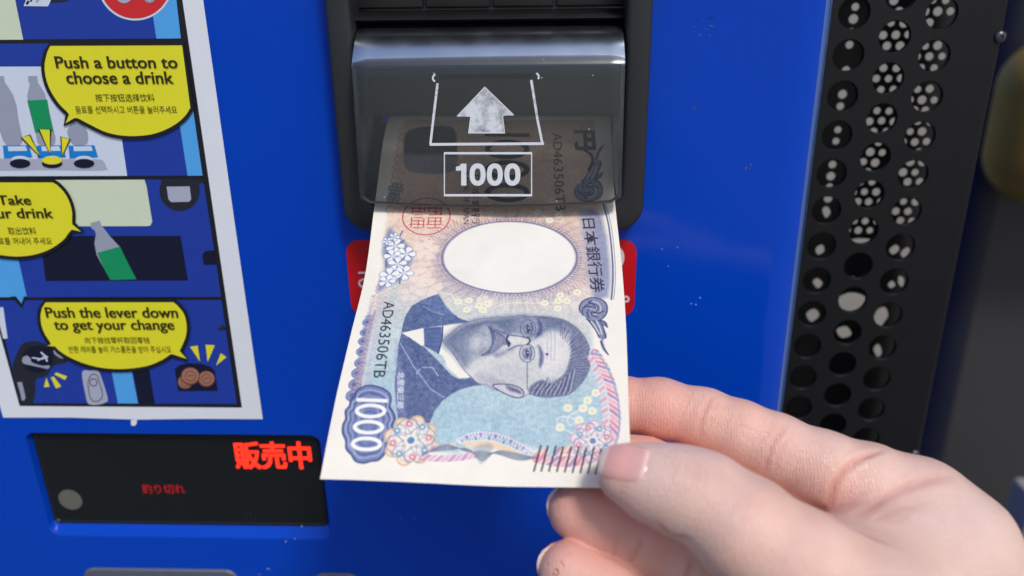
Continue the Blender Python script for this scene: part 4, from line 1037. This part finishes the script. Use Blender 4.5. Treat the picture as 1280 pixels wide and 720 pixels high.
# --- coloured ribbons along the end and the right edge
def strip(path, w, cols, hatch, seed=0):
    """ribbon of slanted leaves along a path"""
    P = B(cr(path, 8, False)); L = np.concatenate([[0], np.cumsum(np.linalg.norm(np.diff(P, axis=0), axis=1))])
    sl = win(P, w); best = np.full(UU[sl].shape, 1e9); al = np.zeros(UU[sl].shape); sd = np.zeros(UU[sl].shape)
    for i in range(len(P)-1):
        a, b = P[i], P[i+1]; d = b-a; L2 = d @ d+1e-12; x, y = UU[sl]-a[0], VV[sl]-a[1]
        t = np.clip((x*d[0]+y*d[1])/L2, 0, 1); e = np.hypot(x-t*d[0], y-t*d[1]); m_ = e < best
        best = np.where(m_, e, best); al = np.where(m_, L[i]+t*math.sqrt(L2), al); sd = np.where(m_, np.sign(x*d[1]-y*d[0])*e, sd)
    inside = np.clip((w/2-best)/.15, 0, 1)
    ph = (al + sd*hatch)/1.6; k = np.floor(ph).astype(int); fr = ph-k
    col = np.array(cols, np.float32)[k % len(cols)]; ln = (fr < .22)
    col = np.where(ln[..., None], np.array((240, 232, 236), np.float32), col)
    blend(sl, inside*.92, col)
PK, BL2, VI = (232, 138, 168), (84, 176, 214), (176, 140, 196)
strip([(672, 571), (700, 576), (725, 575), (748, 567), (764, 552), (769, 528), (768, 505), (763, 480), (753, 456), (743, 441)], 3.0, [PK, (238, 176, 192), VI], .9)
strip([(738, 446), (748, 470), (755, 500), (757, 530)], 1.8, [(226, 168, 190), (200, 206, 226)], -.6)
pen(cr([(743, 437), (757, 456), (768, 482), (773.5, 510), (774, 535), (770, 555)], 5, False), (110, 182, 214), .35); 
strip([(676, 566), (700, 563), (725, 561), (745, 556)], 2.2, [PK, (150, 206, 226), VI, (240, 190, 160)], .8)
strip([(528, 572), (550, 573), (575, 571), (598, 566)], 1.9, [(206, 148, 196), (222, 178, 212)], 1.0); strip([(536, 560), (552, 558), (568, 556)], 1.3, [(210, 160, 200), (236, 200, 176)], 1.0)
fill([(569, 551), (590, 547), (610, 544), (635, 549), (660, 562), (672, 568), (650, 568), (620, 560), (600, 557), (585, 558)], (236, 206, 176), .95, .3)
# zigzag arch
arch_o = cr([(570, 549), (590, 541), (612, 539.5), (636, 546), (656, 557), (668, 565)], 6, False); arch_i = cr([(574, 553), (592, 550), (611, 549), (632, 555), (650, 563), (660, 569)], 6, False)
fill(arch_o + arch_i[::-1], (72, 160, 204), 1, .12)
n = len(arch_o)
for k in range(24):
    a, b = arch_o[int(k/24*(n-1))], arch_o[min(n-1, int((k+1)/24*(n-1)))]; c_ = arch_i[min(n-1, int((k+.5)/24*(n-1)))]
    fill([a, b, c_], (150, 128, 198), 1, .1); pen([a, c_, b], (236, 238, 244), .22)
pen(arch_o, (230, 232, 240), .25); pen(arch_i, (230, 232, 240), .25)
# grey ribbon waves
for k in range(14):
    t = k/13
    pen(cr([(528, 566+4*t), (556, 563-8*t), (585, 560+4*t), (602, 575-12*t), (622, 562-6*t+10*t), (650, 566+8*t), (672, 572-2*t)], 6, False), (116, 132, 158), .22, .6)
fill(cr([(590, 560), (606, 553), (616, 556), (612, 566), (602, 578), (596, 570)], 4), (132, 152, 172), .55, .5)
rosette(741, 551, 6.0, 8, [(.88, .99, (206, 138, 190), .95), (.70, .86, (232, 214, 226), .9), (.52, .68, (214, 168, 206), .7)], .1)
# tactile bars
z4 = lambda x, y: (600+x/4, 430+y/4)
for (xa, ya), (xb, yb) in (((305, 505), (270, 630)), ((340, 507), (307, 630)), ((380, 509), (345, 632)), ((416, 513), (385, 634)), ((456, 516), (424, 637)), ((494, 516), (463, 640)), ((531, 519), (502, 642)), ((570, 520), (540, 645)), ((607, 524), (578, 648)), ((645, 524), (618, 650)), ((683, 526), (657, 652))):
    pen([z4(xa, ya), z4(xb, yb)], (40, 40, 56), .42)
# the ink as printed: slightly greyed, broken up by very fine engraved lines
lum = IMG @ np.array([.3, .59, .11], np.float32)
IMG = IMG*.84 + lum[..., None]*.16
inked = np.clip((236-lum)/60, 0, 1)
fine = np.sin((VV*.9+UU*.25+.3*np.sin(UU*1.3))*2*math.pi/.52) + .7*np.sin((UU*.95-VV*.2+.3*np.sin(VV*1.1))*2*math.pi/.56) + (fbm((NU, NV), 4, 21)-.5)*4.5
IMG += (fine*inked*6.5)[..., None]
IMG *= np.array([1.0, .985, .955])
# paper grain
IMG += ((NOISE-.5)*8 + RNG.normal(0, 1.6, (NU, NV)))[..., None]
IMG = np.clip(IMG, 0, 255)

# --- the sheet itself
P3 = herm(knots, Lk, ug)[:, None, :]*(1-vg[None, :, None]/76) + herm(knots, Rk, ug)[:, None, :]*(vg[None, :, None]/76)
# the sheet is not perfectly flat: a faint roll and a ripple that dies out where it is held
gu, gv = np.gradient(P3, axis=0), np.gradient(P3, axis=1); nn = np.cross(gu, gv); nn /= np.linalg.norm(nn, axis=2, keepdims=True)
wv_ = .55*np.sin(VV/76*2*math.pi+.6)*np.clip((UU-20)/60, 0, 1) + .22*np.sin(UU/17+VV/23) + (fbm((NU, NV), 120, 9)-.5)*.8
hold = 1-np.exp(-(((UU-146)/24)**2+((VV-72)/18)**2)); hold *= np.clip((UU-14)/14, 0, 1)
P3 = P3 + nn*(wv_*hold)[..., None]
P3 = (P3/1000).reshape(-1, 3).astype(np.float32)
me = bpy.data.meshes.new('banknote')
me.vertices.add(NU*NV); me.vertices.foreach_set('co', P3.ravel())
idx = np.arange(NU*NV).reshape(NU, NV)
quads = np.stack([idx[:-1, :-1], idx[1:, :-1], idx[1:, 1:], idx[:-1, 1:]], -1).reshape(-1, 4)
me.loops.add(quads.size); me.loops.foreach_set('vertex_index', quads.ravel().astype(np.int32))
me.polygons.add(len(quads)); me.polygons.foreach_set('loop_start', np.arange(0, quads.size, 4, dtype=np.int32)); me.polygons.foreach_set('loop_total', np.full(len(quads), 4, np.int32))
me.polygons.foreach_set('use_smooth', np.ones(len(quads), bool))
me.update(calc_edges=True)
ca = me.color_attributes.new('ink', 'FLOAT_COLOR', 'POINT')
rgba = np.ones((NU*NV, 4), np.float32); rgba[:, :3] = lin(IMG.reshape(-1, 3))*.97
ca.data.foreach_set('color', rgba.ravel())
m, N, L, b = new_mat('banknote_paper')
at_ = N.new('ShaderNodeAttribute'); at_.attribute_name = 'ink'
L.new(at_.outputs['Color'], b.inputs['Base Color']); b.inputs['Roughness'].default_value = .62; b.inputs['Specular IOR Level'].default_value = .3
tc = N.new('ShaderNodeTexCoord'); no = N.new('ShaderNodeTexNoise'); no.inputs['Scale'].default_value = 1400; no.inputs['Detail'].default_value = 3
L.new(tc.outputs['Object'], no.inputs['Vector']); bp = N.new('ShaderNodeBump'); bp.inputs['Strength'].default_value = .18; bp.inputs['Distance'].default_value = .0002
L.new(no.outputs['Fac'], bp.inputs['Height']); L.new(bp.outputs['Normal'], b.inputs['Normal'])
NOTE = link('banknote', me, m)
tag(NOTE, 'thousand yen banknote with blue portrait, half fed into the slot under the visor', 'banknote')

# ================================================================== hand (one continuous skin)
# joints: (column, row) seen in the photograph, distance from the camera (mm) and radius (mm)
def J(px, py, z): return np.array(((px-640)*z/FPX, (py-360)*z/FPX, z))
def chain(rows_): return [(J(a, b, z), r) for a, b, z, r in rows_]
INDEX = chain([(752,507,221,6.9),(775,506,220,7.5),(825,510.5,217.5,7.9),(880,524,215,8.0),(925,541,212.5,8.3),(968,560,211,8.9),(1030,588,208,9.9),(1085,611,206,11.4),(1135,642,205,13.4)])
MIDDLE = chain([(735,578,210,7.0),(775,582,210,7.8),(806,586,209,7.9),(860,604,208.5,8.3),(930,636,210,8.8),(1000,665,216,9.8),(1070,690,222,11.5),(1120,705,224,13)])
RING = chain([(722,639,205,7.5),(747,650,205,8.2),(800,672,203,8.4),(870,700,203,8.7),(940,732,209,9.2),(1010,760,220,10.5),(1080,775,228,12.5)])
PINKY = chain([(712,714,199,7.7),(762,737,199,8.0),(830,775,203,8.3),(905,810,213,9),(980,830,228,10.5),(1060,850,234,12)])
THUMB = chain([(783,591.5,186.5,6.9),(814,602.5,185,8.5),(850,612.5,182.5,9.7),(882,624,180.5,10.1),(932,663,177,11.6),(1000,722,174,14.5),(1075,790,175,18.5),(1150,870,182,22)])
PALM = [chain([(1135,642,205,13.4),(1172,690,201,17),(1165,770,198,20.5),(1160,860,198,23.5)]),
        chain([(1120,705,224,13),(1140,790,222,17),(1160,860,214,20)]), chain([(1080,775,228,12.5),(1120,840,226,16),(1165,900,214,19)]), chain([(1060,850,234,12),(1120,900,228,15),(1170,930,214,18)]),
        chain([(1075,790,175,18.5),(1120,760,188,17),(1150,720,196,16)]),
        chain([(1040,745,182,14.0),(1080,715,192,12.5),(1120,685,200,13)]),
        chain([(1160,860,196,25),(1185,960,196,24),(1215,1080,190,24),(1260,1240,180,27),(1320,1430,168,30)])]
H = 0.46                                             # grid step, mm
allp = np.array([p for c in [INDEX, MIDDLE, RING, PINKY, THUMB]+PALM for p, r in c]); allr = np.array([r for c in [INDEX, MIDDLE, RING, PINKY, THUMB]+PALM for p, r in c])
g0, g1 = (allp-allr[:, None]).min(0)-3, (allp+allr[:, None]).max(0)+3
g1[1] = min(g1[1], 165.0)
dims = np.ceil((g1-g0)/H).astype(int)+1
ax = [(g0[k]+H*np.arange(dims[k])).astype(np.float32) for k in range(3)]
def cone(F, p, r1, q, r2, k):
    """smoothly add a tapered capsule to the field, only where it matters"""
    pad = 9
    lo = np.minimum(p-r1, q-r2)-pad; hi = np.maximum(p+r1, q+r2)+pad
    sl = tuple(slice(int(max(0, (lo[i]-g0[i])/H)), int(max(0, min(dims[i], (hi[i]-g0[i])/H+2)))) for i in range(3))
    x, y, z = ax[0][sl[0]][:, None, None]-p[0], ax[1][sl[1]][None, :, None]-p[1], ax[2][sl[2]][None, None, :]-p[2]
    d = q-p; L2 = float(d @ d)
    t = np.clip((x*d[0]+y*d[1]+z*d[2])/L2, 0, 1)
    D = np.sqrt((x-t*d[0])**2+(y-t*d[1])**2+(z-t*d[2])**2) - (r1+(r2-r1)*(t*t*(3-2*t)*.5+t*.5))
    F[sl] = smin(F[sl], D.astype(np.float32), k)
def smin(a, b, k):
    h = np.maximum(k-np.abs(a-b), 0)/k
    return np.minimum(a, b)-h*h*k*.25
def field(chains, k):
    F = np.full(dims, 12.0, np.float32)
    for c in chains:
        for (p, r), (q, r2) in zip(c[:-1], c[1:]): cone(F, p, r, q, r2, k)
    return F
FP = field(PALM, 9.0)
FT = field([THUMB], 3.0)
F = smin(FP, FT, 5.0); del FP, FT
for c in (INDEX, MIDDLE, RING, PINKY):
    Fi = field([c], 2.5)
    if c is INDEX: Fi_idx = Fi
    base = c[-1][0]
    # the finger melts into the palm at its root and stays free of its neighbours further out
    tip = c[0][0]; dvec = (base-tip)/np.linalg.norm(base-tip); ln = np.linalg.norm(base-tip)
    w = ((ax[0][:, None, None]-tip[0])*dvec[0]+(ax[1][None, :, None]-tip[1])*dvec[1]+(ax[2][None, None, :]-tip[2])*dvec[2])/ln
    kk = (0.7+6.5*np.clip((w-.72)/.3, 0, 1)).astype(np.float32)
    F = smin(F, Fi, kk)

def surface_nets(F):
    n = np.array(F.shape); S = F < 0
    c = np.zeros(n-1, np.int8)
    offs = [(i, j, k) for i in (0, 1) for j in (0, 1) for k in (0, 1)]
    for o in offs: c += S[o[0]:n[0]-1+o[0], o[1]:n[1]-1+o[1], o[2]:n[2]-1+o[2]]
    cells = np.argwhere((c > 0) & (c < 8)); idx = np.full(n-1, -1, np.int32); idx[tuple(cells.T)] = np.arange(len(cells))
    acc = np.zeros((len(cells), 3)); cnt = np.zeros(len(cells))
    for a in offs:
        for axis in range(3):
            if a[axis]: continue
            b = list(a); b[axis] = 1
            fa = F[tuple((cells+a).T)]; fb = F[tuple((cells+b).T)]; m_ = (fa < 0) != (fb < 0)
            t = np.where(m_, fa/(fa-fb+1e-12), 0); p = np.array(a)+t[:, None]*(np.array(b)-np.array(a))
            acc += p*m_[:, None]; cnt += m_
    V = cells+acc/cnt[:, None]
    quads = []
    for axis in range(3):
        u, v = (axis+1) % 3, (axis+2) % 3
        sl0 = [slice(None)]*3; sl1 = [slice(None)]*3; sl0[axis] = slice(0, n[axis]-1); sl1[axis] = slice(1, n[axis])
        ch = S[tuple(sl0)] != S[tuple(sl1)]
        e = np.argwhere(ch); e = e[(e[:, u] > 0) & (e[:, v] > 0) & (e[:, u] < n[u]-1) & (e[:, v] < n[v]-1)]
        def cell(du, dv): q = e.copy(); q[:, u] -= du; q[:, v] -= dv; return idx[tuple(q.T)]
        q = np.stack([cell(0, 0), cell(1, 0), cell(1, 1), cell(0, 1)], -1)
        flip = S[tuple(e.T)]
        q[~flip] = q[~flip][:, ::-1]; quads.append(q)
    return V, np.concatenate(quads)
V, Q = surface_nets(F)
V = V*H + g0
def sample(Fd, P):
    t = (P-g0)/H; i = np.clip(np.floor(t).astype(int), 0, dims-2); f_ = t-i; o = 0
    for a in (0, 1):
        for b in (0, 1):
            for c in (0, 1):
                o = o + Fd[i[:, 0]+a, i[:, 1]+b, i[:, 2]+c]*(f_[:, 0] if a else 1-f_[:, 0])*(f_[:, 1] if b else 1-f_[:, 1])*(f_[:, 2] if c else 1-f_[:, 2])
    return o
def grad(P, e=.5):
    g = np.stack([sample(F, P+np.eye(3)[k]*e)-sample(F, P-np.eye(3)[k]*e) for k in range(3)], -1)
    return g/(np.linalg.norm(g, axis=1, keepdims=True)+1e-9)
# Laplacian smoothing keeps the folds but takes the grid out
E_ = np.concatenate([Q[:, [0, 1]], Q[:, [1, 2]], Q[:, [2, 3]], Q[:, [3, 0]]])
deg = np.bincount(E_.ravel(), minlength=len(V))[:, None]
for it in range(6):
    s_ = np.zeros_like(V)
    for k in range(3): s_[:, k] = np.bincount(E_[:, 0], V[E_[:, 1], k], len(V)) + np.bincount(E_[:, 1], V[E_[:, 0], k], len(V))
    V += (.5 if it % 2 == 0 else -.48)*(s_/deg-V)
NRM = grad(V)
# creases: lines read from the photograph, dropped onto the skin that faces the camera
pix = np.stack([640+FPX*V[:, 0]/V[:, 2], 360+FPX*V[:, 1]/V[:, 2]], -1)
def first_hit(px, py, z0=150, z1=240):
    zs = np.arange(z0, z1, .4); P = np.array([J(px, py, z) for z in zs]); d = sample(F, np.clip(P, g0+.1, g0+(dims-2)*H)); k = np.argmax(d < 0.05)
    return P[k] if (d < 0.05).any() else None
def crease(pts, depth, width, bulge=.18, z0=150):
    C = [first_hit(x, y, z0) for x, y in cr(pts, 5, False)]; C = [c_ for c_ in C if c_ is not None]
    if len(C) < 2: return
    C = np.array(C); best = np.full(len(V), 1e9); L = 0; al = np.zeros(len(V)); tot = np.linalg.norm(np.diff(C, axis=0), axis=1).sum()
    lo, hi = C.min(0)-5, C.max(0)+5; sel = np.where(((V > lo) & (V < hi)).all(1))[0]; X = V[sel]; b_ = np.full(len(sel), 1e9); a_ = np.zeros(len(sel))
    for p, q in zip(C[:-1], C[1:]):
        d = q-p; l = np.linalg.norm(d)+1e-9
        if l > 6: continue
        t = np.clip(((X-p) @ d)/l**2, 0, 1); e = np.linalg.norm(X-p-t[:, None]*d, axis=1); m_ = e < b_
        a_ = np.where(m_, L+t*l, a_); b_ = np.minimum(b_, e); L += l
    taper = np.clip(np.minimum(a_, L-a_)/(L*.22+1e-6), 0, 1)*.85+.15
    disp = (-depth*np.exp(-(b_/width)**2) + depth*bulge*np.exp(-((b_-width*2.1)/(width*1.1))**2))*taper
    V[sel] += NRM[sel]*disp[:, None]
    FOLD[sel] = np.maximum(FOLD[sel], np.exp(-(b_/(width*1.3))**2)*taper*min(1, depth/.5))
FOLD = np.zeros(len(V))
crease([(892,494),(882,512),(876,530),(875,548)], 0.260, .75); crease([(899,500),(890,520),(884,540)], 0.112, .5)
crease([(983,530),(968,552),(960,572),(954,592)], 0.279, .7); crease([(990,545),(974,566),(968,590)], 0.155, .55); crease([(966,534),(950,552),(944,574)], 0.087, .45)
crease([(1104,562),(1070,576),(1046,600),(1034,628)], 0.558, .8, .22)
crease([(1195,594),(1150,602),(1115,616),(1084,638),(1066,652)], 0.341, 1.5, .25); crease([(1160,628),(1120,636),(1090,652)], 0.186, 1.4, .3)
crease([(832,567),(844,562),(856,563),(868,570)], 0.124, .5); crease([(838,572),(842,585),(838,600)], 0.136, .6); crease([(850,570),(866,576),(882,590)], 0.112, .5); crease([(862,566),(882,576),(900,592)], 0.087, .5); crease([(846,580),(862,588),(872,602)], 0.074, .5)
crease([(820,652),(832,664),(845,671),(862,672)], 0.341, .8); 
crease([(776,664),(770,680),(764,698)], 0.217, .55, z0=188); crease([(802,672),(796,690),(784,706)], 0.372, .7, z0=188); crease([(868,698),(862,712),(858,722)], 0.372, .8, z0=186)
crease([(1012,630),(1040,645),(1075,664),(1115,680)], 0.558, 1.6, .25)
# fine lines over the joints
rf = random.Random(3)
for k in range(9):
    t = k/8; x0, y0 = 828+70*t, 562+ 16*t + rf.uniform(-2, 2)
    crease([(x0-6, y0), (x0+rf.uniform(0, 5), y0+10), (x0-2+rf.uniform(-2, 4), y0+22+rf.uniform(0, 10))], .10, .42, .1)
for (cx, cy, a) in ((884, 520, .42), (966, 558, .5)):
    for k in range(-5, 6):
        ox, oy = cx+k*7*math.cos(a)+rf.uniform(-2, 2), cy+k*7*math.sin(a); l = rf.uniform(12, 24)
        crease([(ox+l*.45, oy-l), (ox+rf.uniform(-2, 2), oy), (ox-l*.35, oy+l)], .075, .4, .1)
for k in range(12):
    t = rf.random(); x, y = 900+60*t, 520+22*t+rf.uniform(-8, 26); l = rf.uniform(12, 28)
    crease([(x, y), (x+l*.5, y+l*.18+rf.uniform(-1, 1)), (x+l, y+l*.42)], .07, .4, .1)
for k in range(8):
    x, y = 1080+rf.uniform(0, 90), 590+rf.uniform(0, 60); l = rf.uniform(14, 34)
    crease([(x, y), (x-l*.5, y+l*.3), (x-l, y+l*.5)], .08, .45, .1)
# flush: where the blood shows (finger ends, folds), a colouring of the skin itself
def near(px, py, z, r): return np.exp(-(np.linalg.norm(V-J(px, py, z), axis=1)/r)**2)
flush = .85*near(770,506,214,15)+.5*near(830,512,214,12)+.35*near(925,540,210,14)+.35*near(968,560,210,9)+.4*near(780,600,184,9)+.65*near(735,640,200,14)+.55*near(720,712,198,16)+.5*near(800,680,200,14)+.5*near(800,575,205,14)+.5*near(1040,610,206,9)+.4*near(1070,650,196,10)+.2*near(940,680,172,18)+.35*near(1140,600,205,10)
pale = .6*near(820,590,180,9)+.5*near(965,575,207,5)+.35*near(1160,690,190,26)
rgb = np.ones((len(V), 4), np.float32); rgb[:, 0] = np.clip(flush, 0, 1); rgb[:, 1] = np.clip(FOLD, 0, 1); rgb[:, 2] = np.clip(pale, 0, 1)

def to_world(P):
    return np.array(CAM) + (np.asarray(P)*MM) @ _M
def np_mesh(name, P, quads):
    me = bpy.data.meshes.new(name); P = np.asarray(P, np.float32); quads = np.asarray(quads, np.int32)
    me.vertices.add(len(P)); me.vertices.foreach_set('co', P.ravel())
    me.loops.add(quads.size); me.loops.foreach_set('vertex_index', quads.ravel())
    me.polygons.add(len(quads)); me.polygons.foreach_set('loop_start', np.arange(0, quads.size, 4, dtype=np.int32)); me.polygons.foreach_set('loop_total', np.full(len(quads), 4, np.int32))
    me.polygons.foreach_set('use_smooth', np.ones(len(quads), bool)); me.update(calc_edges=True); return me
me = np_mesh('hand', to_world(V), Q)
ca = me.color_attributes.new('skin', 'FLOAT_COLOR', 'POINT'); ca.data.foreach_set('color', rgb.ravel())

def skin_mat():
    m, N, L, b = new_mat('skin')
    a = N.new('ShaderNodeAttribute'); a.attribute_name = 'skin'; s_ = N.new('ShaderNodeSeparateColor'); L.new(a.outputs['Color'], s_.inputs[0])
    tc = N.new('ShaderNodeTexCoord')
    def noise(sc, det, rgh=.5):
        n_ = N.new('ShaderNodeTexNoise'); n_.inputs['Scale'].default_value = sc; n_.inputs['Detail'].default_value = det; n_.inputs['Roughness'].default_value = rgh; L.new(tc.outputs['Object'], n_.inputs['Vector']); return n_
    def mixc(fac, A, Bc):
        x = N.new('ShaderNodeMix'); x.data_type = 'RGBA'
        for k, v in ((6, A), (7, Bc)):
            if isinstance(v, tuple): x.inputs[k].default_value = v
            else: L.new(v, x.inputs[k])
        if isinstance(fac, float): x.inputs[0].default_value = fac
        else: L.new(fac, x.inputs[0])
        return x.outputs[2]
    def ramp(src, a0, a1, b0, b1):
        r = N.new('ShaderNodeMapRange'); r.inputs[1].default_value, r.inputs[2].default_value, r.inputs[3].default_value, r.inputs[4].default_value = a0, a1, b0, b1; L.new(src, r.inputs[0]); return r.outputs[0]
    n1 = noise(70, 4); n2 = noise(320, 5, .65)
    c = mixc(ramp(n1.outputs['Fac'], .3, .7, 0, 1), l4((226, 184, 166)), l4((243, 204, 188)))
    c = mixc(ramp(n2.outputs['Fac'], .45, .8, 0, .35), c, l4((234, 180, 166)))
    n0 = noise(38, 3)
    c = mixc(ramp(n0.outputs['Fac'], .45, .7, 0, .4), c, l4((214, 186, 180)))
    c = mixc(s_.outputs[2], c, l4((244, 220, 210)))
    fl = N.new('ShaderNodeMath'); fl.operation = 'MULTIPLY'; fl.inputs[1].default_value = .62; L.new(s_.outputs[0], fl.inputs[0])
    c = mixc(fl.outputs[0], c, l4((238, 162, 146)))
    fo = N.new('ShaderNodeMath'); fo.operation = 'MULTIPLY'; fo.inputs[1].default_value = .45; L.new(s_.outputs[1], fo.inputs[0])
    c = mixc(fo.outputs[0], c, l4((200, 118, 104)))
    L.new(c, b.inputs['Base Color'])
    b.inputs['Subsurface Weight'].default_value = .22; b.inputs['Subsurface Radius'].default_value = (1.0, .35, .2); b.inputs['Subsurface Scale'].default_value = .0028
    b.inputs['Specular IOR Level'].default_value = .5
    L.new(ramp(n2.outputs['Fac'], .3, .7, .32, .48), b.inputs['Roughness'])
    # skin relief: fine cross-hatched lines and pores
    vo = N.new('ShaderNodeTexVoronoi'); vo.inputs['Scale'].default_value = 1500; vo.feature = 'DISTANCE_TO_EDGE'; L.new(tc.outputs['Object'], vo.inputs['Vector'])
    n3 = noise(900, 4, .6)
    wv = N.new('ShaderNodeTexWave'); wv.inputs['Scale'].default_value = 420; wv.inputs['Distortion'].default_value = 5; wv.inputs['Detail'].default_value = 3; wv.inputs['Detail Scale'].default_value = 1.4; L.new(tc.outputs['Object'], wv.inputs['Vector'])
    ad = N.new('ShaderNodeMath'); ad.operation = 'MULTIPLY_ADD'; ad.inputs[1].default_value = .35; L.new(wv.outputs['Fac'], ad.inputs[0]); L.new(n3.outputs['Fac'], ad.inputs[2])
    ad2 = N.new('ShaderNodeMath'); ad2.operation = 'MULTIPLY_ADD'; ad2.inputs[1].default_value = 2.2; L.new(ramp(vo.outputs['Distance'], 0, .12, 0, .2), ad2.inputs[0]); L.new(ad.outputs[0], ad2.inputs[2])
    bp = N.new('ShaderNodeBump'); bp.inputs['Strength'].default_value = .5; bp.inputs['Distance'].default_value = .00042
    L.new(ad2.outputs[0], bp.inputs['Height']); L.new(bp.outputs['Normal'], b.inputs['Normal'])
    return m
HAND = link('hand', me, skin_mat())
tag(HAND, "bare right hand pinching the banknote's lower corner between thumb and fingers", 'hand')

def nail(name, centre, along, normal, length, width, m, lift=.42):
    """nail plate: a rounded patch laid onto the finger end; centre/along/normal in camera axes"""
    t = along/np.linalg.norm(along); n = normal-t*(normal @ t); n = n/np.linalg.norm(n); b = np.cross(n, t)
    NA, NB = 26, 20; rowsP = []
    P = []
    for i in range(NA+1):
        a = i/NA*2-1
        for j in range(NB+1):
            c = j/NB*2-1
            # superellipse outline
            wa = (1-abs(a)**4.5)**(1/2.4) if a < 0 else (1-abs(a)**6)**(1/2.6)
            P.append(centre + t*a*length/2 + b*c*wa*width/2)
    P = np.array(P)
    # slide onto the skin along -normal
    X = P + n*8
    clip_ = lambda Y: np.clip(Y, g0+1, g0+(dims-3)*H)
    bd, bX = np.full(len(X), 1e9), X.copy()
    for k in range(80):                            # keep the point of each ray that comes closest to the skin
        Y = X - n*(k*.2); d = sample(F, clip_(Y)); m_ = (np.abs(d) < bd-1e-6) & (bd > .06); bX[m_] = Y[m_]; bd[m_] = np.abs(d[m_])
    X = bX
    for _ in range(2): X = X - grad(clip_(X))*np.clip(sample(F, clip_(X)), -1, 3)[:, None]
    aa = np.repeat(np.linspace(-1, 1, NA+1), NB+1); cc_ = np.tile(np.linspace(-1, 1, NB+1), NA+1)
    G = grad(np.clip(X, g0+1, g0+(dims-3)*H))
    prof = lift*np.clip((1-np.abs(cc_)**6), 0, 1)*np.clip((aa+1.0)/.16, 0, 1) 
    top = X + G*(prof+.03)[:, None] + t*np.clip(aa-.6, 0, 1)[:, None]*1.0
    bot = X - G*.45 + t*np.clip(aa-.6, 0, 1)[:, None]*1.0
    q = []; id_ = np.arange(len(P)).reshape(NA+1, NB+1); K = len(P)
    for i in range(NA):
        for j in range(NB):
            q.append((id_[i, j], id_[i+1, j], id_[i+1, j+1], id_[i, j+1])); q.append((K+id_[i, j], K+id_[i, j+1], K+id_[i+1, j+1], K+id_[i+1, j]))
    for i in range(NA):
        q.append((id_[i, 0], K+id_[i, 0], K+id_[i+1, 0], id_[i+1, 0])); q.append((id_[i, NB], id_[i+1, NB], K+id_[i+1, NB], K+id_[i, NB]))
    for j in range(NB):
        q.append((id_[0, j], id_[0, j+1], K+id_[0, j+1], K+id_[0, j])); q.append((id_[NA, j], K+id_[NA, j], K+id_[NA, j+1], id_[NA, j+1]))
    me = np_mesh(name, to_world(np.vstack([top, bot])), q)
    bmn = bmesh.new(); bmn.from_mesh(me); bmesh.ops.recalc_face_normals(bmn, faces=bmn.faces); bmn.to_mesh(me); bmn.free()
    at2 = me.color_attributes.new('nail', 'FLOAT_COLOR', 'POINT'); col = np.zeros((2*K, 4), np.float32); col[:, 0] = np.tile((aa+1)/2, 2); col[:, 1] = np.tile((cc_+1)/2, 2); col[:, 3] = 1; at2.data.foreach_set('color', col.ravel())
    return link(name, me, m, HAND, smooth=50)
def nail_mat():
    m, N, L, b = new_mat('nail')
    a = N.new('ShaderNodeAttribute'); a.attribute_name = 'nail'; s_ = N.new('ShaderNodeSeparateColor'); L.new(a.outputs['Color'], s_.inputs[0])
    r = N.new('ShaderNodeValToRGB'); L.new(s_.outputs[0], r.inputs[0])
    e = r.color_ramp.elements; e[0].position = 0; e[0].color = l4((206, 142, 132)); e[1].position = 1; e[1].color = l4((236, 214, 204))
    for p, c in ((.07, (240, 206, 200)), (.16, (233, 180, 172)), (.55, (232, 172, 164)), (.84, (228, 172, 166)), (.88, (240, 218, 206))):
        k = e.new(p); k.color = l4(c)
    L.new(r.outputs[0], b.inputs['Base Color']); b.inputs['Roughness'].default_value = .2; b.inputs['Subsurface Weight'].default_value = .15; b.inputs['Subsurface Radius'].default_value = (1, .4, .3); b.inputs['Subsurface Scale'].default_value = .001
    tc = N.new('ShaderNodeTexCoord'); no = N.new('ShaderNodeTexNoise'); no.inputs['Scale'].default_value = 700; L.new(tc.outputs['Object'], no.inputs['Vector']); bp = N.new('ShaderNodeBump'); bp.inputs['Strength'].default_value = .15; bp.inputs['Distance'].default_value = .0002; L.new(no.outputs['Fac'], bp.inputs['Height']); L.new(bp.outputs['Normal'], b.inputs['Normal'])
    return m
M_NAIL = nail_mat()
t_ax = J(775, 588, 186)-J(850, 612, 183)
nail('thumbnail', J(781, 577, 182), t_ax, np.array([-.05, -.48, -.87]), 10.8, 9.4, M_NAIL)
nail('fingernail', J(694, 624, 205.5), J(716, 636, 205)-J(770, 660, 204.5), np.array([-.62, -.22, .75]), 9.5, 10, M_NAIL)
nail('fingernail', J(683, 698, 200), J(706, 711, 199)-J(760, 736, 199), np.array([-.62, -.22, .75]), 8.5, 9, M_NAIL)
nail('fingernail', J(722, 566, 212), J(735, 578, 210)-J(790, 584, 209.5), np.array([-.3, -.15, .94]), 10.5, 10, M_NAIL)
nail('fingernail', J(745, 497, 223), J(752, 507, 221)-J(800, 508, 219), np.array([-.2, -.3, .93]), 10.5, 10, M_NAIL)
